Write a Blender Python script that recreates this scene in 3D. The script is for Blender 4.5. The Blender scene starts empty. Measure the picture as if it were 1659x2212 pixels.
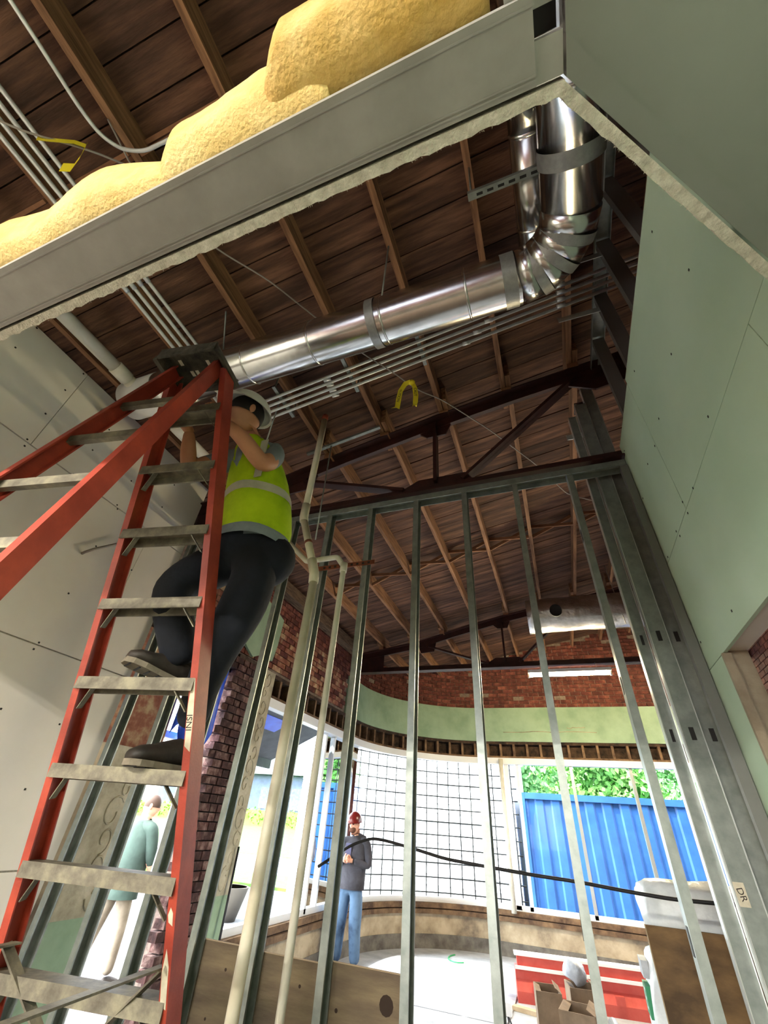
import bpy, bmesh, math, random
from mathutils import Vector, Matrix
random.seed(7)
sc = bpy.context.scene
col = sc.collection
PI = math.pi
V = Vector

# ------------------------------------------------------------------ camera
YAW, PITCH, ROLL, FPX = -0.397022156, 0.6449513, 0.0814000972, 894.58718
EYE = 1.65
cy, sy, cp, sp, cr, sr = math.cos(YAW), math.sin(YAW), math.cos(PITCH), math.sin(PITCH), math.cos(ROLL), math.sin(ROLL)
fw = V((sy*cp, cy*cp, sp)); rt = V((cy, -sy, 0)); up = rt.cross(fw)
rt2 = cr*rt + sr*up; up2 = -sr*rt + cr*up
cam_d = bpy.data.cameras.new('camera'); cam = bpy.data.objects.new('camera', cam_d); col.objects.link(cam)
cam.matrix_world = Matrix(((rt2.x, up2.x, -fw.x, 0), (rt2.y, up2.y, -fw.y, 0), (rt2.z, up2.z, -fw.z, EYE), (0, 0, 0, 1)))
cam_d.sensor_fit = 'HORIZONTAL'; cam_d.sensor_width = 36.0; cam_d.lens = FPX/1659*36.0
cam_d.clip_start = 0.02; cam_d.clip_end = 400
sc.camera = cam

# ------------------------------------------------------------------ sky, sun, exposure
w = bpy.data.worlds.new('sky_world'); sc.world = w; w.use_nodes = True
nt = w.node_tree; bg = nt.nodes['Background']
sky = nt.nodes.new('ShaderNodeTexSky'); sky.sky_type = 'NISHITA'; sky.sun_disc = False
sky.sun_elevation = math.radians(52); sky.sun_rotation = math.radians(200); sky.air_density = 1.0; sky.dust_density = 1.5
hsv = nt.nodes.new('ShaderNodeHueSaturation'); hsv.inputs['Saturation'].default_value = .25
nt.links.new(sky.outputs[0], hsv.inputs['Color']); nt.links.new(hsv.outputs[0], bg.inputs[0]); bg.inputs[1].default_value = .72
sun_d = bpy.data.lights.new('sun', 'SUN'); sun_d.energy = 2.7; sun_d.angle = 0.01; sun_d.color = (1, .95, .87)
sun = bpy.data.objects.new('sun', sun_d); col.objects.link(sun)
sdir = V((0.75, 0.30, -0.9)).normalized()          # travels towards +x: the sun stands over the street, to the left
sun.rotation_euler = sdir.to_track_quat('-Z', 'Y').to_euler(); sun.location = (-20, -20, 30)
sc.view_settings.view_transform = 'Standard'; sc.view_settings.look = 'None'
sc.view_settings.gamma = 1.0; sc.view_settings.use_curve_mapping = False
sc.view_settings.exposure = 2.5
sc.cycles.use_denoising = True
sc.cycles.max_bounces = 14; sc.cycles.diffuse_bounces = 6; sc.cycles.glossy_bounces = 5; sc.cycles.transparent_max_bounces = 16
sc.cycles.caustics_reflective = False; sc.cycles.caustics_refractive = False
sc.cycles.sample_clamp_indirect = 8.0

# ------------------------------------------------------------------ materials
def lin(c):
    if isinstance(c, str):
        c = [int(c[i:i+2], 16)/255 for i in (0, 2, 4)]
        c = [x/12.92 if x <= .04045 else ((x+.055)/1.055)**2.4 for x in c]
    return (*c[:3], 1)
MATS = {}
def mat(name, c1, c2=None, scale=6, rough=.75, metal=0., bump=0., bscale=None, rand=0., stretch=(1, 1, 1), detail=5, lo=.35, hi=.65, spec=.4, c3=None):
    m = bpy.data.materials.new(name); m.use_nodes = True; MATS[name] = m
    t = m.node_tree; N = t.nodes; L = t.links; b = N['Principled BSDF']
    b.inputs['Roughness'].default_value = rough; b.inputs['Metallic'].default_value = metal
    b.inputs['Specular IOR Level'].default_value = spec
    tc = N.new('ShaderNodeTexCoord'); mp = N.new('ShaderNodeMapping'); mp.inputs['Scale'].default_value = stretch
    L.new(tc.outputs['Object'], mp.inputs['Vector'])
    oi = N.new('ShaderNodeObjectInfo')
    if rand:
        mu = N.new('ShaderNodeMath'); mu.operation = 'MULTIPLY'; mu.inputs[1].default_value = 91.7
        L.new(oi.outputs['Random'], mu.inputs[0]); L.new(mu.outputs[0], mp.inputs['Location'])
    colr = None
    if c2 is not None:
        nz = N.new('ShaderNodeTexNoise'); nz.inputs['Scale'].default_value = scale; nz.inputs['Detail'].default_value = detail
        nz.inputs['Roughness'].default_value = .6
        L.new(mp.outputs[0], nz.inputs['Vector'])
        rp = N.new('ShaderNodeValToRGB'); rp.color_ramp.elements[0].color = lin(c1); rp.color_ramp.elements[1].color = lin(c2)
        rp.color_ramp.elements[0].position = lo; rp.color_ramp.elements[1].position = hi
        if c3 is not None:
            e = rp.color_ramp.elements.new((lo+hi)/2); e.color = lin(c3)
        L.new(nz.outputs['Fac'], rp.inputs[0]); colr = rp.outputs[0]
    if rand:
        hs = N.new('ShaderNodeHueSaturation'); mr = N.new('ShaderNodeMapRange')
        mr.inputs['To Min'].default_value = 1-rand; mr.inputs['To Max'].default_value = 1+rand
        L.new(oi.outputs['Random'], mr.inputs['Value']); L.new(mr.outputs[0], hs.inputs['Value'])
        if colr is None: hs.inputs['Color'].default_value = lin(c1)
        else: L.new(colr, hs.inputs['Color'])
        colr = hs.outputs[0]
    if colr is None: b.inputs['Base Color'].default_value = lin(c1)
    else: L.new(colr, b.inputs['Base Color'])
    if bump:
        n2 = N.new('ShaderNodeTexNoise'); n2.inputs['Scale'].default_value = bscale or scale*6; n2.inputs['Detail'].default_value = 6
        L.new(mp.outputs[0], n2.inputs['Vector'])
        bp = N.new('ShaderNodeBump'); bp.inputs['Strength'].default_value = bump; bp.inputs['Distance'].default_value = .02
        L.new(n2.outputs['Fac'], bp.inputs['Height']); L.new(bp.outputs[0], b.inputs['Normal'])
    return m
def emit(name, c, s):
    m = bpy.data.materials.new(name); m.use_nodes = True; b = m.node_tree.nodes['Principled BSDF']
    b.inputs['Base Color'].default_value = lin(c); b.inputs['Emission Color'].default_value = lin(c); b.inputs['Emission Strength'].default_value = s
    MATS[name] = m; return m
def glass(name, tint='f4faf8', ior=1.16):
    m = bpy.data.materials.new(name); m.use_nodes = True; t = m.node_tree; N = t.nodes; L = t.links
    N.remove(N['Principled BSDF'])
    tr = N.new('ShaderNodeBsdfTransparent'); tr.inputs[0].default_value = lin(tint)
    gl = N.new('ShaderNodeBsdfGlossy'); gl.inputs['Roughness'].default_value = .02; gl.inputs['Color'].default_value = (.9, .95, 1, 1)
    fr = N.new('ShaderNodeFresnel'); fr.inputs[0].default_value = ior
    mx = N.new('ShaderNodeMixShader'); L.new(fr.outputs[0], mx.inputs[0]); L.new(tr.outputs[0], mx.inputs[1]); L.new(gl.outputs[0], mx.inputs[2])
    L.new(mx.outputs[0], N['Material Output'].inputs[0]); MATS[name] = m; return m

mat('concrete', '94979b', 'b2b4b8', 3, .8, bump=.15, bscale=60)
mat('asphalt', '4c4c4e', '66666a', 8, .95, bump=.4, bscale=120)
mat('grass', '2c5214', '527a24', 3, .95, bump=.6, bscale=90)
mat('road', '5c5d5f', '707173', 2, .9)
mat('drywall', 'dad5cc', 'e4e0d8', 1.3, .9, bump=.05, bscale=200)
mat('drywall_edge', 'b9b3a6', 'dcd7cb', 40, .95, bump=.6, bscale=160)
mat('paper', 'c8c0b0', 'a9a294', 60, .95)
mat('greenboard', 'b2ccb4', 'bed4bd', 1.1, .85, bump=.04, bscale=200)
mat('screw', '1d1d1c', rough=.6)
mat('galv', '828a85', '999f9a', 14, .4, metal=.6, bump=.03, bscale=80)
mat('galv_head', '8e8c8a', '9c9a98', 9, .55, metal=.35, bump=.03, bscale=300)
mat('galv_dull', '82827f', '898886', 3, .42, metal=.7, bump=.02, bscale=300)
mat('galv_edge', 'd8dcda', rough=.3, metal=.8)
mat('duct', 'c4c6c8', 'd6d8da', 9, .22, metal=1.0, bump=.03, bscale=14)
mat('duct_tape', '8c8f90', '9b9d9d', 30, .42, metal=.5, bump=.1, bscale=80)
mat('duct_wrap', 'e2e2e0', 'cfcfcc', 4, .5, metal=.0)
mat('foil', 'a09d96', 'c4c4c4', 5, .3, metal=.9, bump=.5, bscale=14)
mat('plank', '3c281e', '735340', 3.2, .9, rand=.28, stretch=(.5, 5, 5), bump=.25, bscale=22, c3='573c2f')
mat('rafter', '64452f', '976f50', 5, .85, rand=.14, stretch=(6, .5, 6), bump=.2, bscale=30)
mat('bridging', '7a533b', '94694c', 6, .85, rand=.15)
mat('old_timber', '3a2b21', '6a5743', 7, .95, stretch=(5, .7, 5), bump=.4, bscale=25)
mat('steel_red', '240d0b', '3a1a16', 7, .55, spec=.4, bump=.1, bscale=40)
mat('brick', '4a241e', '7d4a3c', 9, .93, rand=.32, bump=.5, bscale=30, c3='5f3128')
mat('brick_dark', '33201f', '77605a', 9, .93, rand=.35, bump=.5, bscale=30, c3='4a2f2c')
mat('brick_paint', '6f3c2e', 'b09a78', 6, .93, rand=.25, bump=.5, bscale=30, c3='8b5c48')
mat('mortar', '6a5c52', '8d8074', 20, .97, bump=.4, bscale=60)
mat('mortar_dark', '3f342f', '5d524a', 20, .97)
mat('plaster_green', '7f9a80', '95ae94', 2.4, .85, bump=.12, bscale=30, c3='8ca58b')
mat('plaster_old', '6f6254', 'b7a88f', 2.6, .95, bump=.35, bscale=20, c3='9f9078')
mat('cement_grey', '54504b', '7b766e', 5, .95, bump=.3, bscale=30)
mat('swirl', '8f8975', 'bdb7a2', 5, .8, bump=.5, bscale=12, c3='a9a38d')
mat('lath_dark', '1d1612', '4a382a', 9, .97, bump=.5, bscale=40)
mat('ledge_wood', '4a372a', '80664c', 6, .9, bump=.3, bscale=30)
mat('white_frame', 'dfe3e6', rough=.45)
mat('alum', 'aab0b0', rough=.4, metal=.6)
mat('siding', 'cfd2d3', rough=.6)
mat('mesh_wire', '222526', rough=.6)
mat('container_blue', '234f8c', '2c5c9c', 3, .5)
mat('tarp_blue', '0f45c8', '1a58e0', 6, .45)
mat('awning', '3b3f47', '4b5058', 5, .8)
mat('house_grey', '333d4d', '3d485a', 2, .8)
mat('roof_dark', '4a4d52', rough=.9)
mat('leaf_a', '3f7a3c', '7fb070', 2, .6, rand=.15)
mat('leaf_b', '4f9440', '92c468', 2, .6, rand=.15)
mat('leaf_c', '4a7618', '6c9428', 2, .6, rand=.1)
mat('bark', '5a4838', '77634f', 10, .9)
mat('ladder_red', '8a3022', 'aa422e', 8, .5, spec=.5, bump=.06, bscale=120, c3='983829')
mat('ladder_alu', '5a554a', '88836f', 14, .55, metal=.3, bump=.08, bscale=60, c3='716b5e')
mat('ladder_cap', '26251f', '4f4b3f', 16, .7, bump=.5, bscale=30)
mat('label_worn', 'cdc5b0', 'b9b19c', 30, .7)
mat('ink', '2a2320', rough=.7)
mat('ink_blue', '5b6fae', rough=.7)
mat('ink_green', '2f7f58', rough=.6)
mat('pvc', 'd9d6c9', 'c9c4b2', 6, .4)
mat('pvc_cream', 'ccc3ab', 'ded7c3', 5, .4)
mat('pvc_red', '9a4a38', 'b45a44', 8, .6)
mat('copper_rust', '6a3a28', '8b5138', 14, .7, metal=.3)
mat('conduit', 'c4c8ca', 'd6d9da', 20, .4, metal=.35)
mat('cable_grey', '8e8780', rough=.7)
mat('cable_white', 'a8a49c', rough=.6)
mat('cord_black', '1b1b1d', rough=.6)
mat('tape_yellow', 'e8d21c', 'f1e038', 8, .5)
mat('wool', 'c9ab6c', 'dcc48c', 9, 1., bump=.35, bscale=120, c3='d2b67a')
mat('wool_deep', 'b9964f', 'd2b87e', 7, 1., bump=.35, bscale=100, c3='c5a464')
mat('plywood', '55483b', '74664f', 4, .85, stretch=(.6, 3, 3), bump=.1, bscale=30)
mat('plywood_dark', '4c3a26', '7a603f', 3.5, .8, stretch=(1, 1, 2.4), bump=.1, bscale=30)
mat('ply_edge', 'a08c70', rough=.9)
mat('knot', '2d2018', rough=.9)
mat('skin', 'b07a5c', 'c48a69', 8, .55)
mat('skin_pale', 'd39a80', 'dfa98f', 8, .55)
mat('hair_dark', '15110f', rough=.6)
mat('hair_brown', '3a281c', rough=.7)
mat('beard', '5b3a2b', rough=.9)
mat('vest', '8fae05', 'b3cf10', 5, .8, bump=.2, bscale=18)
mat('vest_band', 'a3a090', 'b8b5a4', 12, .5)
mat('tee_grey', '6f7880', '858e96', 6, .9, bump=.2, bscale=25)
mat('denim_dark', '080a10', '131824', 5, .9, bump=.25, bscale=20)
mat('denim_blue', '24344a', '566d88', 3.2, .9, bump=.25, bscale=14, c3='4d647f')
mat('boot', '1c1815', '352d27', 8, .6, bump=.2, bscale=30)
mat('sole', '6b6356', '8a8172', 12, .9)
mat('hat_white', 'd9d8d2', rough=.35)
mat('hat_red', '5a1512', '6d1c18', 4, .3)
mat('hoodie', '2d2b30', '45434a', 5, .95, bump=.2, bscale=20)
mat('tee_purple', '51506a', rough=.9)
mat('shirt_green', '26352f', '34463f', 4, .9, bump=.2, bscale=14)
mat('khaki', '6e6557', '8a8070', 5, .9, bump=.25, bscale=14)
mat('khaki_shirt', '726c60', '8d877a', 5, .9)
mat('barrier_red', 'b8463e', 'c4564c', 6, .45)
mat('barrier_white', 'e5e2e0', rough=.45)
mat('cardboard', '7a6754', '937e68', 8, .9)
mat('bag_white', 'dfe4e6', 'c6cdd0', 9, .35, bump=.4, bscale=16)
mat('bag_grey', '8c929a', 'b9bec4', 5, .5)
mat('plastic_clear', 'c9cfd8', 'aab2be', 12, .3, bump=.6, bscale=20)
mat('lumber', 'b39a78', 'c8b190', 8, .85)
mat('tool_black', '22232a', rough=.5)
mat('spray_green', '3f9a62', rough=.9)
mat('joint_line', '5f6266', rough=.95)
mat('jamb', '8d816d', 'a9a08a', 5, .9, bump=.3, bscale=30)
mat('gravel', '3c3b41', '66646b', 60, .95, bump=.8, bscale=90)
mat('planter', '3f3a34', rough=.9)
glass('glass')
emit('tube_glow', 'ffe6b0', 130)
emit('tube_soft', 'ffe9b0', 5)
emit('tube_bare', 'ffe4b8', 60)

# ------------------------------------------------------------------ building helpers
class MB:
    def __init__(s): s.v = []; s.f = []; s.sm = []
    def add(s, vs, fs, smooth=False):
        o = len(s.v); s.v += [V(x) for x in vs]; s.f += [[i+o for i in f] for f in fs]; s.sm += [smooth]*len(fs); return s
    def box(s, x0, x1, y0, y1, z0, z1):
        return s.hexa([(x0,y0,z0),(x1,y0,z0),(x1,y1,z0),(x0,y1,z0),(x0,y0,z1),(x1,y0,z1),(x1,y1,z1),(x0,y1,z1)])
    def hexa(s, p):
        return s.add(p, [(0,3,2,1),(4,5,6,7),(0,1,5,4),(1,2,6,5),(2,3,7,6),(3,0,4,7)])
    def obox(s, c, ax, ay, az):      # centre and three half-axis vectors
        c = V(c); ax = V(ax); ay = V(ay); az = V(az)
        return s.hexa([c-ax-ay-az, c+ax-ay-az, c+ax+ay-az, c-ax+ay-az, c-ax-ay+az, c+ax-ay+az, c+ax+ay+az, c-ax+ay+az])
    def bar(s, a, b, wd, ht, ref=(0, 0, 1)):   # rectangular bar from a to b
        a = V(a); b = V(b); d = (b-a).normalized(); r = V(ref)
        sx = d.cross(r)
        if sx.length < 1e-4: sx = d.cross(V((1, 0, 0)))
        sx.normalize(); sz = sx.cross(d)
        return s.obox((a+b)/2, (b-a)/2, sx*wd/2, sz*ht/2)
    def tube(s, pts, r, n=12, cap=True, smooth=True):
        pts = [V(p) for p in pts]; rs = r if isinstance(r, (list, tuple)) else [r]*len(pts)
        o = len(s.v); prev = None
        for i, p in enumerate(pts):
            d = (pts[min(i+1, len(pts)-1)]-pts[max(i-1, 0)]).normalized()
            if prev is None:
                u = d.cross(V((0, 0, 1)))
                if u.length < 1e-3: u = d.cross(V((1, 0, 0)))
                u.normalize()
            else:
                u = (prev-d*prev.dot(d)).normalized()
            prev = u; v2 = d.cross(u)
            for k in range(n):
                a = 2*PI*k/n; s.v.append(p+(u*math.cos(a)+v2*math.sin(a))*rs[i])
        for i in range(len(pts)-1):
            for k in range(n):
                s.f.append([o+i*n+k, o+i*n+(k+1)%n, o+(i+1)*n+(k+1)%n, o+(i+1)*n+k]); s.sm.append(smooth)
        if cap:
            s.f.append([o+k for k in range(n)][::-1]); s.sm.append(False)
            s.f.append([o+(len(pts)-1)*n+k for k in range(n)]); s.sm.append(False)
        return s
    def sweep(s, prof, a, b, ux, uy):   # profile (list of (x,y)) swept from a to b in the frame ux, uy
        a = V(a); b = V(b); ux = V(ux); uy = V(uy); n = len(prof)
        s.add([a+ux*x+uy*y for x, y in prof]+[b+ux*x+uy*y for x, y in prof],
              [[i, (i+1) % n, n+(i+1) % n, n+i] for i in range(n)]+[list(range(n))[::-1], list(range(n, 2*n))]); return s
    def sphere(s, c, rx, ry, rz, nu=16, nv=10, f=None):
        c = V(c); vs = []; fs = []
        for j in range(nv+1):
            th = PI*j/nv
            for i in range(nu):
                ph = 2*PI*i/nu; q = V((math.sin(th)*math.cos(ph), math.sin(th)*math.sin(ph), math.cos(th)))
                if f: q = f(q)
                vs.append(c+V((q.x*rx, q.y*ry, q.z*rz)))
        for j in range(nv):
            for i in range(nu): fs.append((j*nu+i, (j+1)*nu+i, (j+1)*nu+(i+1) % nu, j*nu+(i+1) % nu))
        return s.add(vs, fs, True)
    def mesh(s, name, org=(0, 0, 0)):
        o = V(org); me = bpy.data.meshes.new(name); me.from_pydata([v-o for v in s.v], [], s.f)
        for i, p in enumerate(me.polygons): p.use_smooth = s.sm[i]
        bm = bmesh.new(); bm.from_mesh(me); bmesh.ops.recalc_face_normals(bm, faces=bm.faces); bm.to_mesh(me); bm.free()
        return me
    def build(s, name, m, parent=None, at=None):
        org = at if at is not None else (parent['org'] if parent is not None and 'org' in parent else (0, 0, 0))
        return link(name, s.mesh(name, org), m, parent, loc=(at if (at is not None and parent is None) else None), org=org)
def link(name, me, m, parent=None, loc=None, org=None, rot=None):
    if m is not None and not me.materials: me.materials.append(MATS[m] if isinstance(m, str) else m)
    o = bpy.data.objects.new(name, me); col.objects.link(o)
    if parent is not None: o.parent = parent
    if loc is not None: o.location = loc
    if rot is not None: o.rotation_euler = rot
    if org is not None: o['org'] = tuple(org)
    return o
def tag(o, label, cat, group=None):
    o['label'] = label; o['category'] = cat
    if group: o['group'] = group
    return o
def thing(name, label, cat, loc=(0, 0, 0), group=None):
    o = bpy.data.objects.new(name, None); col.objects.link(o); o.location = loc; o.empty_display_size = .1
    o['org'] = tuple(loc); return tag(o, label, cat, group)
def struct(name, label=None, loc=(0, 0, 0)):
    o = bpy.data.objects.new(name, None); col.objects.link(o); o.location = loc; o['org'] = tuple(loc); o['kind'] = 'structure'
    if label: o['label'] = label
    o.empty_display_size = .1; return o
def S(o, label=None):
    o['kind'] = 'structure'
    if label: o['label'] = label
    return o
def stuff(o): o['kind'] = 'stuff'; return o
def text(body, size, mtx, m, parent, name='lettering', ext=.0004):
    c = bpy.data.curves.new(name, 'FONT'); c.body = body; c.size = size; c.extrude = ext; c.align_x = 'CENTER'; c.align_y = 'CENTER'
    c.materials.append(MATS[m]); o = bpy.data.objects.new(name, c); col.objects.link(o)
    me = bpy.data.meshes.new_from_object(o.evaluated_get(bpy.context.evaluated_depsgraph_get())); bpy.data.objects.remove(o)
    o = bpy.data.objects.new(name, me); col.objects.link(o)
    o.parent = parent; org = V(parent['org'])
    o.matrix_local = Matrix.Translation(-org) @ mtx
    return o
def frame(o, x, y, z):
    x = V(x).normalized(); z = V(z).normalized(); y = z.cross(x).normalized(); x = y.cross(z)
    return Matrix(((x.x, y.x, z.x, o[0]), (x.y, y.y, z.y, o[1]), (x.z, y.z, z.z, o[2]), (0, 0, 0, 1)))
def lerp(a, b, t): return a+(b-a)*t
def _h(i, j, k, c):      # fixed integer hash -> -1..1, the same on every run
    n = (i*374761393+j*668265263+k*2147483647+c*1274126177) & 0xffffffff
    n = ((n ^ (n >> 13))*1274126177) & 0xffffffff
    return ((n ^ (n >> 16)) & 0xffff)/32767.5-1
def nval(p, c=0):        # smooth value noise
    x, y, z = p; i, j, k = math.floor(x), math.floor(y), math.floor(z); u, v, w_ = x-i, y-j, z-k
    u, v, w_ = u*u*(3-2*u), v*v*(3-2*v), w_*w_*(3-2*w_)
    q = [lerp(_h(i, j+b, k+d, c), _h(i+1, j+b, k+d, c), u) for d in (0, 1) for b in (0, 1)]
    return lerp(lerp(q[0], q[1], v), lerp(q[2], q[3], v), w_)
def nvec(p): return V((nval(p, 1), nval(p, 2), nval(p, 3)))

# ================================================================== THE SHELL
YW = 2.71          # stud partition
XL, XR = -3.3, .80 # drywall faces
RZ = lambda x: 5.05+.2*x     # underside of rafters
DZ = lambda x: 5.24+.2*x     # underside of roof deck

S(MB().box(-3.6, 6, -5.5, 10.35, -.12, 0).build('floor', 'concrete'))
fl = bpy.data.objects['floor']
fb_ = MB()
mat('bounce_dark', '4b3e33', '5d4e41', 5, .9)  # dark tone so the added floor boards swallow bounced light
for i in range(8):
    for j in range(3): MB().box(-3.28+i*1.16, -2.125+i*1.16, -5.4+j*2.65, -2.755+j*2.65, 0, .006).build('bounce_cut_board', 'bounce_dark', fl)  # boards added out of view to cut floor bounce onto the near roof
MB().box(-2.5, 3, 7.0, 7.012, 0, .0015).build('control_joint', 'joint_line', fl)
MB().box(-1.006, -.994, 3, 10.2, 0, .0015).build('control_joint', 'joint_line', fl)
sp_ = MB(); pts = [(-2.05+.17*math.cos(a), 9.55+.28*math.sin(a), .004) for a in [PI*.75+i*.16 for i in range(20)]]
sp_.tube(pts, .012, 6); sp_.build('paint_mark', 'spray_green', fl)['label'] = 'green spray-painted curve on the slab'

# roof deck planks and rafters
ceil = struct('ceiling', 'sloping board roof deck on wooden rafters')
sl = math.atan(.2); X0, X1 = -3.75, 6.1
pm = MB(); pl = (X1-X0)/math.cos(sl)
for i in range(4):
    pass
pm.box(0, pl, .004, .186, 0, .024)
pme = pm.mesh('plank')
y = -5.6
while y < 10.4:
    o = link('plank', pme, 'plank', ceil, loc=(X0, y, DZ(X0)+random.uniform(-.004, .004)), rot=(random.uniform(-.012, .012), -sl, 0)); y += .19
MB().hexa([(X0, -5.6, DZ(X0)+.03), (X1, -5.6, DZ(X1)+.03), (X1, 10.5, DZ(X1)+.03), (X0, 10.5, DZ(X0)+.03),
           (X0, -5.6, DZ(X0)+.1), (X1, -5.6, DZ(X1)+.1), (X1, 10.5, DZ(X1)+.1), (X0, 10.5, DZ(X0)+.1)]).build('roofing', 'lath_dark', ceil)
rm = {}
for k in range(-5, 10):
    x = .03+.61*k
    for (a, b, dx) in ((-5.5, -2.2, .03), (-2.35, 2.88, 0), (2.5, 7.85, .052), (7.45, 10.28, 0)):
        L_ = b-a
        if (L_,) not in rm:
            rm[(L_,)] = MB().box(-.0225, .0225, 0, L_, 0, .188).mesh('rafter')
        link('rafter', rm[(L_,)], 'rafter', ceil, loc=(x+dx, a, RZ(x+dx)+.004))
# cross bridging half way between the trusses
for yb in (5.3, .05, -4.0):
    for k in range(-5, 9):
        xa = .03+.61*k+(.052 if yb > 3 else 0)+.025; xb = xa+.56
        for (za, zb, dy) in ((.17, .015, 0), (.015, .17, .03)):
            MB().bar((xa, yb+dy, RZ(xa)+za), (xb, yb+dy, RZ(xb)+zb), .022, .045).build('bridging_strut', 'bridging', ceil)
# old timber wall plate along the street wall
MB().bar((-3.48, 3.2, 4.36), (-3.48, 7.5, 4.36), .16, .17).build('wall_plate', 'old_timber', ceil)

# ------------------------------------------------------------------ outer wall path: street wall, rounded corner, far wall
XW, YF, R0 = -3.6, 10.3, 2.15
def wall_path(s):      # arc length from (XW, 2.0) going north; returns point, tangent, inward normal
    l1 = (YF-R0)-2.0; l2 = R0*PI/2
    if s < l1: return V((XW, 2.0+s, 0)), V((0, 1, 0)), V((1, 0, 0))
    if s < l1+l2:
        a = (s-l1)/R0; c = V((XW+R0, YF-R0, 0))
        return c+V((-math.cos(a), math.sin(a), 0))*R0, V((math.sin(a), math.cos(a), 0)), V((math.cos(a), -math.sin(a), 0))
    return V((XW+R0+(s-l1-l2), YF, 0)), V((1, 0, 0)), V((0, -1, 0))
S_ARC0 = (YF-R0)-2.0; S_ARC1 = S_ARC0+R0*PI/2
S_END = S_ARC1+(6-(XW+R0))
def sY(y): return y-2.0
def sX(x): return S_ARC1+(x-(XW+R0))
def strip(m_, s0, s1, z0, z1, i0, i1, ztop=None):    # wall strip between offsets i0 (inner) and i1 (outer, negative)
    ss = [s0]; 
    for q in [S_ARC0+(S_ARC1-S_ARC0)*i/22 for i in range(23)]:
        if s0+1e-4 < q < s1-1e-4: ss.append(q)
    ss.append(s1); n = len(ss); vs = []
    for s in ss:
        p, t, nn = wall_path(s)
        for (off, z) in ((i0, z0), (i1, z0), (i1, z1), (i0, z1)):
            q = p+nn*off; vs.append((q.x, q.y, (ztop(q.x) if (ztop and z == z1) else z)))
    fs = []
    for i in range(n-1):
        for k in range(4):
            fs.append([i*4+k, i*4+(k+1) % 4, (i+1)*4+(k+1) % 4, (i+1)*4+k])
    fs += [[0, 1, 2, 3], [(n-1)*4+k for k in (3, 2, 1, 0)]]
    m_.add(vs, fs); return m_

wf = struct('wall_far', 'rounded brick and green plaster shopfront wall')
ZS, ZH = .60, 2.84
# apron under the windows, with a grey cement foot and two timber ledges
strip(MB(), sY(4.95), S_END, .16, .46, 0, -.28).build('apron_plaster', 'plaster_old', wf)
strip(MB(), sY(4.95), S_END, 0, .18, .012, -.28).build('cement_foot', 'cement_grey', wf)
strip(MB(), sY(4.95), S_END, .44, .50, .05, -.25).build('ledge', 'ledge_wood', wf)
strip(MB(), sY(4.95), S_END, .515, .585, .025, -.25).build('ledge', 'ledge_wood', wf)
strip(MB(), sY(4.95), S_END, .50, .516, .0, -.25).build('ledge_gap', 'lath_dark', wf)
# lintel zone: dark pocketed framing over the windows
strip(MB(), sY(4.4), S_END, 2.95, 3.24, -.12, -.30).build('lintel_back', 'lath_dark', wf)
strip(MB(), sY(4.4), S_END, 2.92, 2.965, .0, -.12).build('lintel_rail', 'ledge_wood', wf)
strip(MB(), sY(4.4), S_END, 3.185, 3.235, .0, -.12).build('lintel_rail', 'lath_dark', wf)
s = sY(4.5)
while s < sX(3.5):
    p, t, nn = wall_path(s); c = p+nn*(-.06); c.z = 3.075
    MB().obox(c, t*.022, nn*.062, V((0, 0, .11+random.uniform(0, .004)))).build('lintel_block', 'ledge_wood', wf); s += .27
# green plaster band
strip(MB(), S_ARC0-.62, S_END, 3.235, 3.9, .02, -.26).build('plaster_band', 'plaster_green', wf)
cr_ = MB(); 
for (xa, xb, z) in ((-1.1, .75, 3.42), (.2, .55, 3.5)):
    pts = [(lerp(xa, xb, i/9), YF-.021, z+random.uniform(-.012, .012)) for i in range(10)]; cr_.tube(pts, .006, 5)
cr_.build('plaster_crack', 'plaster_old', wf)
# masonry core behind the bricks
strip(MB(), sY(2.0), S_ARC0-.6, 3.2, 3.91, -.03, -.30).build('masonry_core', 'mortar', wf)
strip(MB(), sY(2.0), S_END, 3.9, 9, -.03, -.30, ztop=lambda x: DZ(x)+.02).build('masonry_core', 'mortar', wf)
BH, BL = .067, .205
bme = {}
def brickmesh(n, l, h=BH, d=.11):
    key = (round(l, 3), h, d)
    if key not in bme:
        bme[key] = MB().box(-l/2, l/2, -d/2, d/2, -h/2, h/2).mesh('brick')
    return bme[key]
MK = {}
def brick(parent, p, t, z, l, m, d=.11, dep=.0, cnt=[0]):
    nn = V((t.y, -t.x, 0)); key = (round(l, 3), m, d)
    if key not in MK:
        me = MB().box(-l/2, l/2, -d/2, d/2, -BH/2, BH/2).mesh('brick'); me.materials.append(MATS[m]); MK[key] = me
    me = MK[key]
    o = bpy.data.objects.new('brick', me); col.objects.link(o); o.parent = parent
    q = p+nn*(-d/2+dep); o.location = (q.x, q.y, z); o.rotation_euler = (0, 0, math.atan2(t.y, t.x)); return o
far_slots, left_slots = [], []
r = 0; z = 3.94
while z < 5.6:
    s = sY(3.6)+(r % 2)*(BL+.01)/2
    while s < sX(3.2):
        p, t, nn = wall_path(s)
        if z < DZ(p.x)-.03: (left_slots if s < S_ARC0-.1 else far_slots).append((s, z))
        s += BL+.012
    r += 1; z += BH+.011
z = 3.94-(BH+.011); r = 1
while z > 3.27:
    s = sY(3.6)+(r % 2)*(BL+.01)/2
    while s < S_ARC0-.7:
        left_slots.append((s, z)); s += BL+.012
    r += 1; z -= BH+.011
holes = 0
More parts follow.
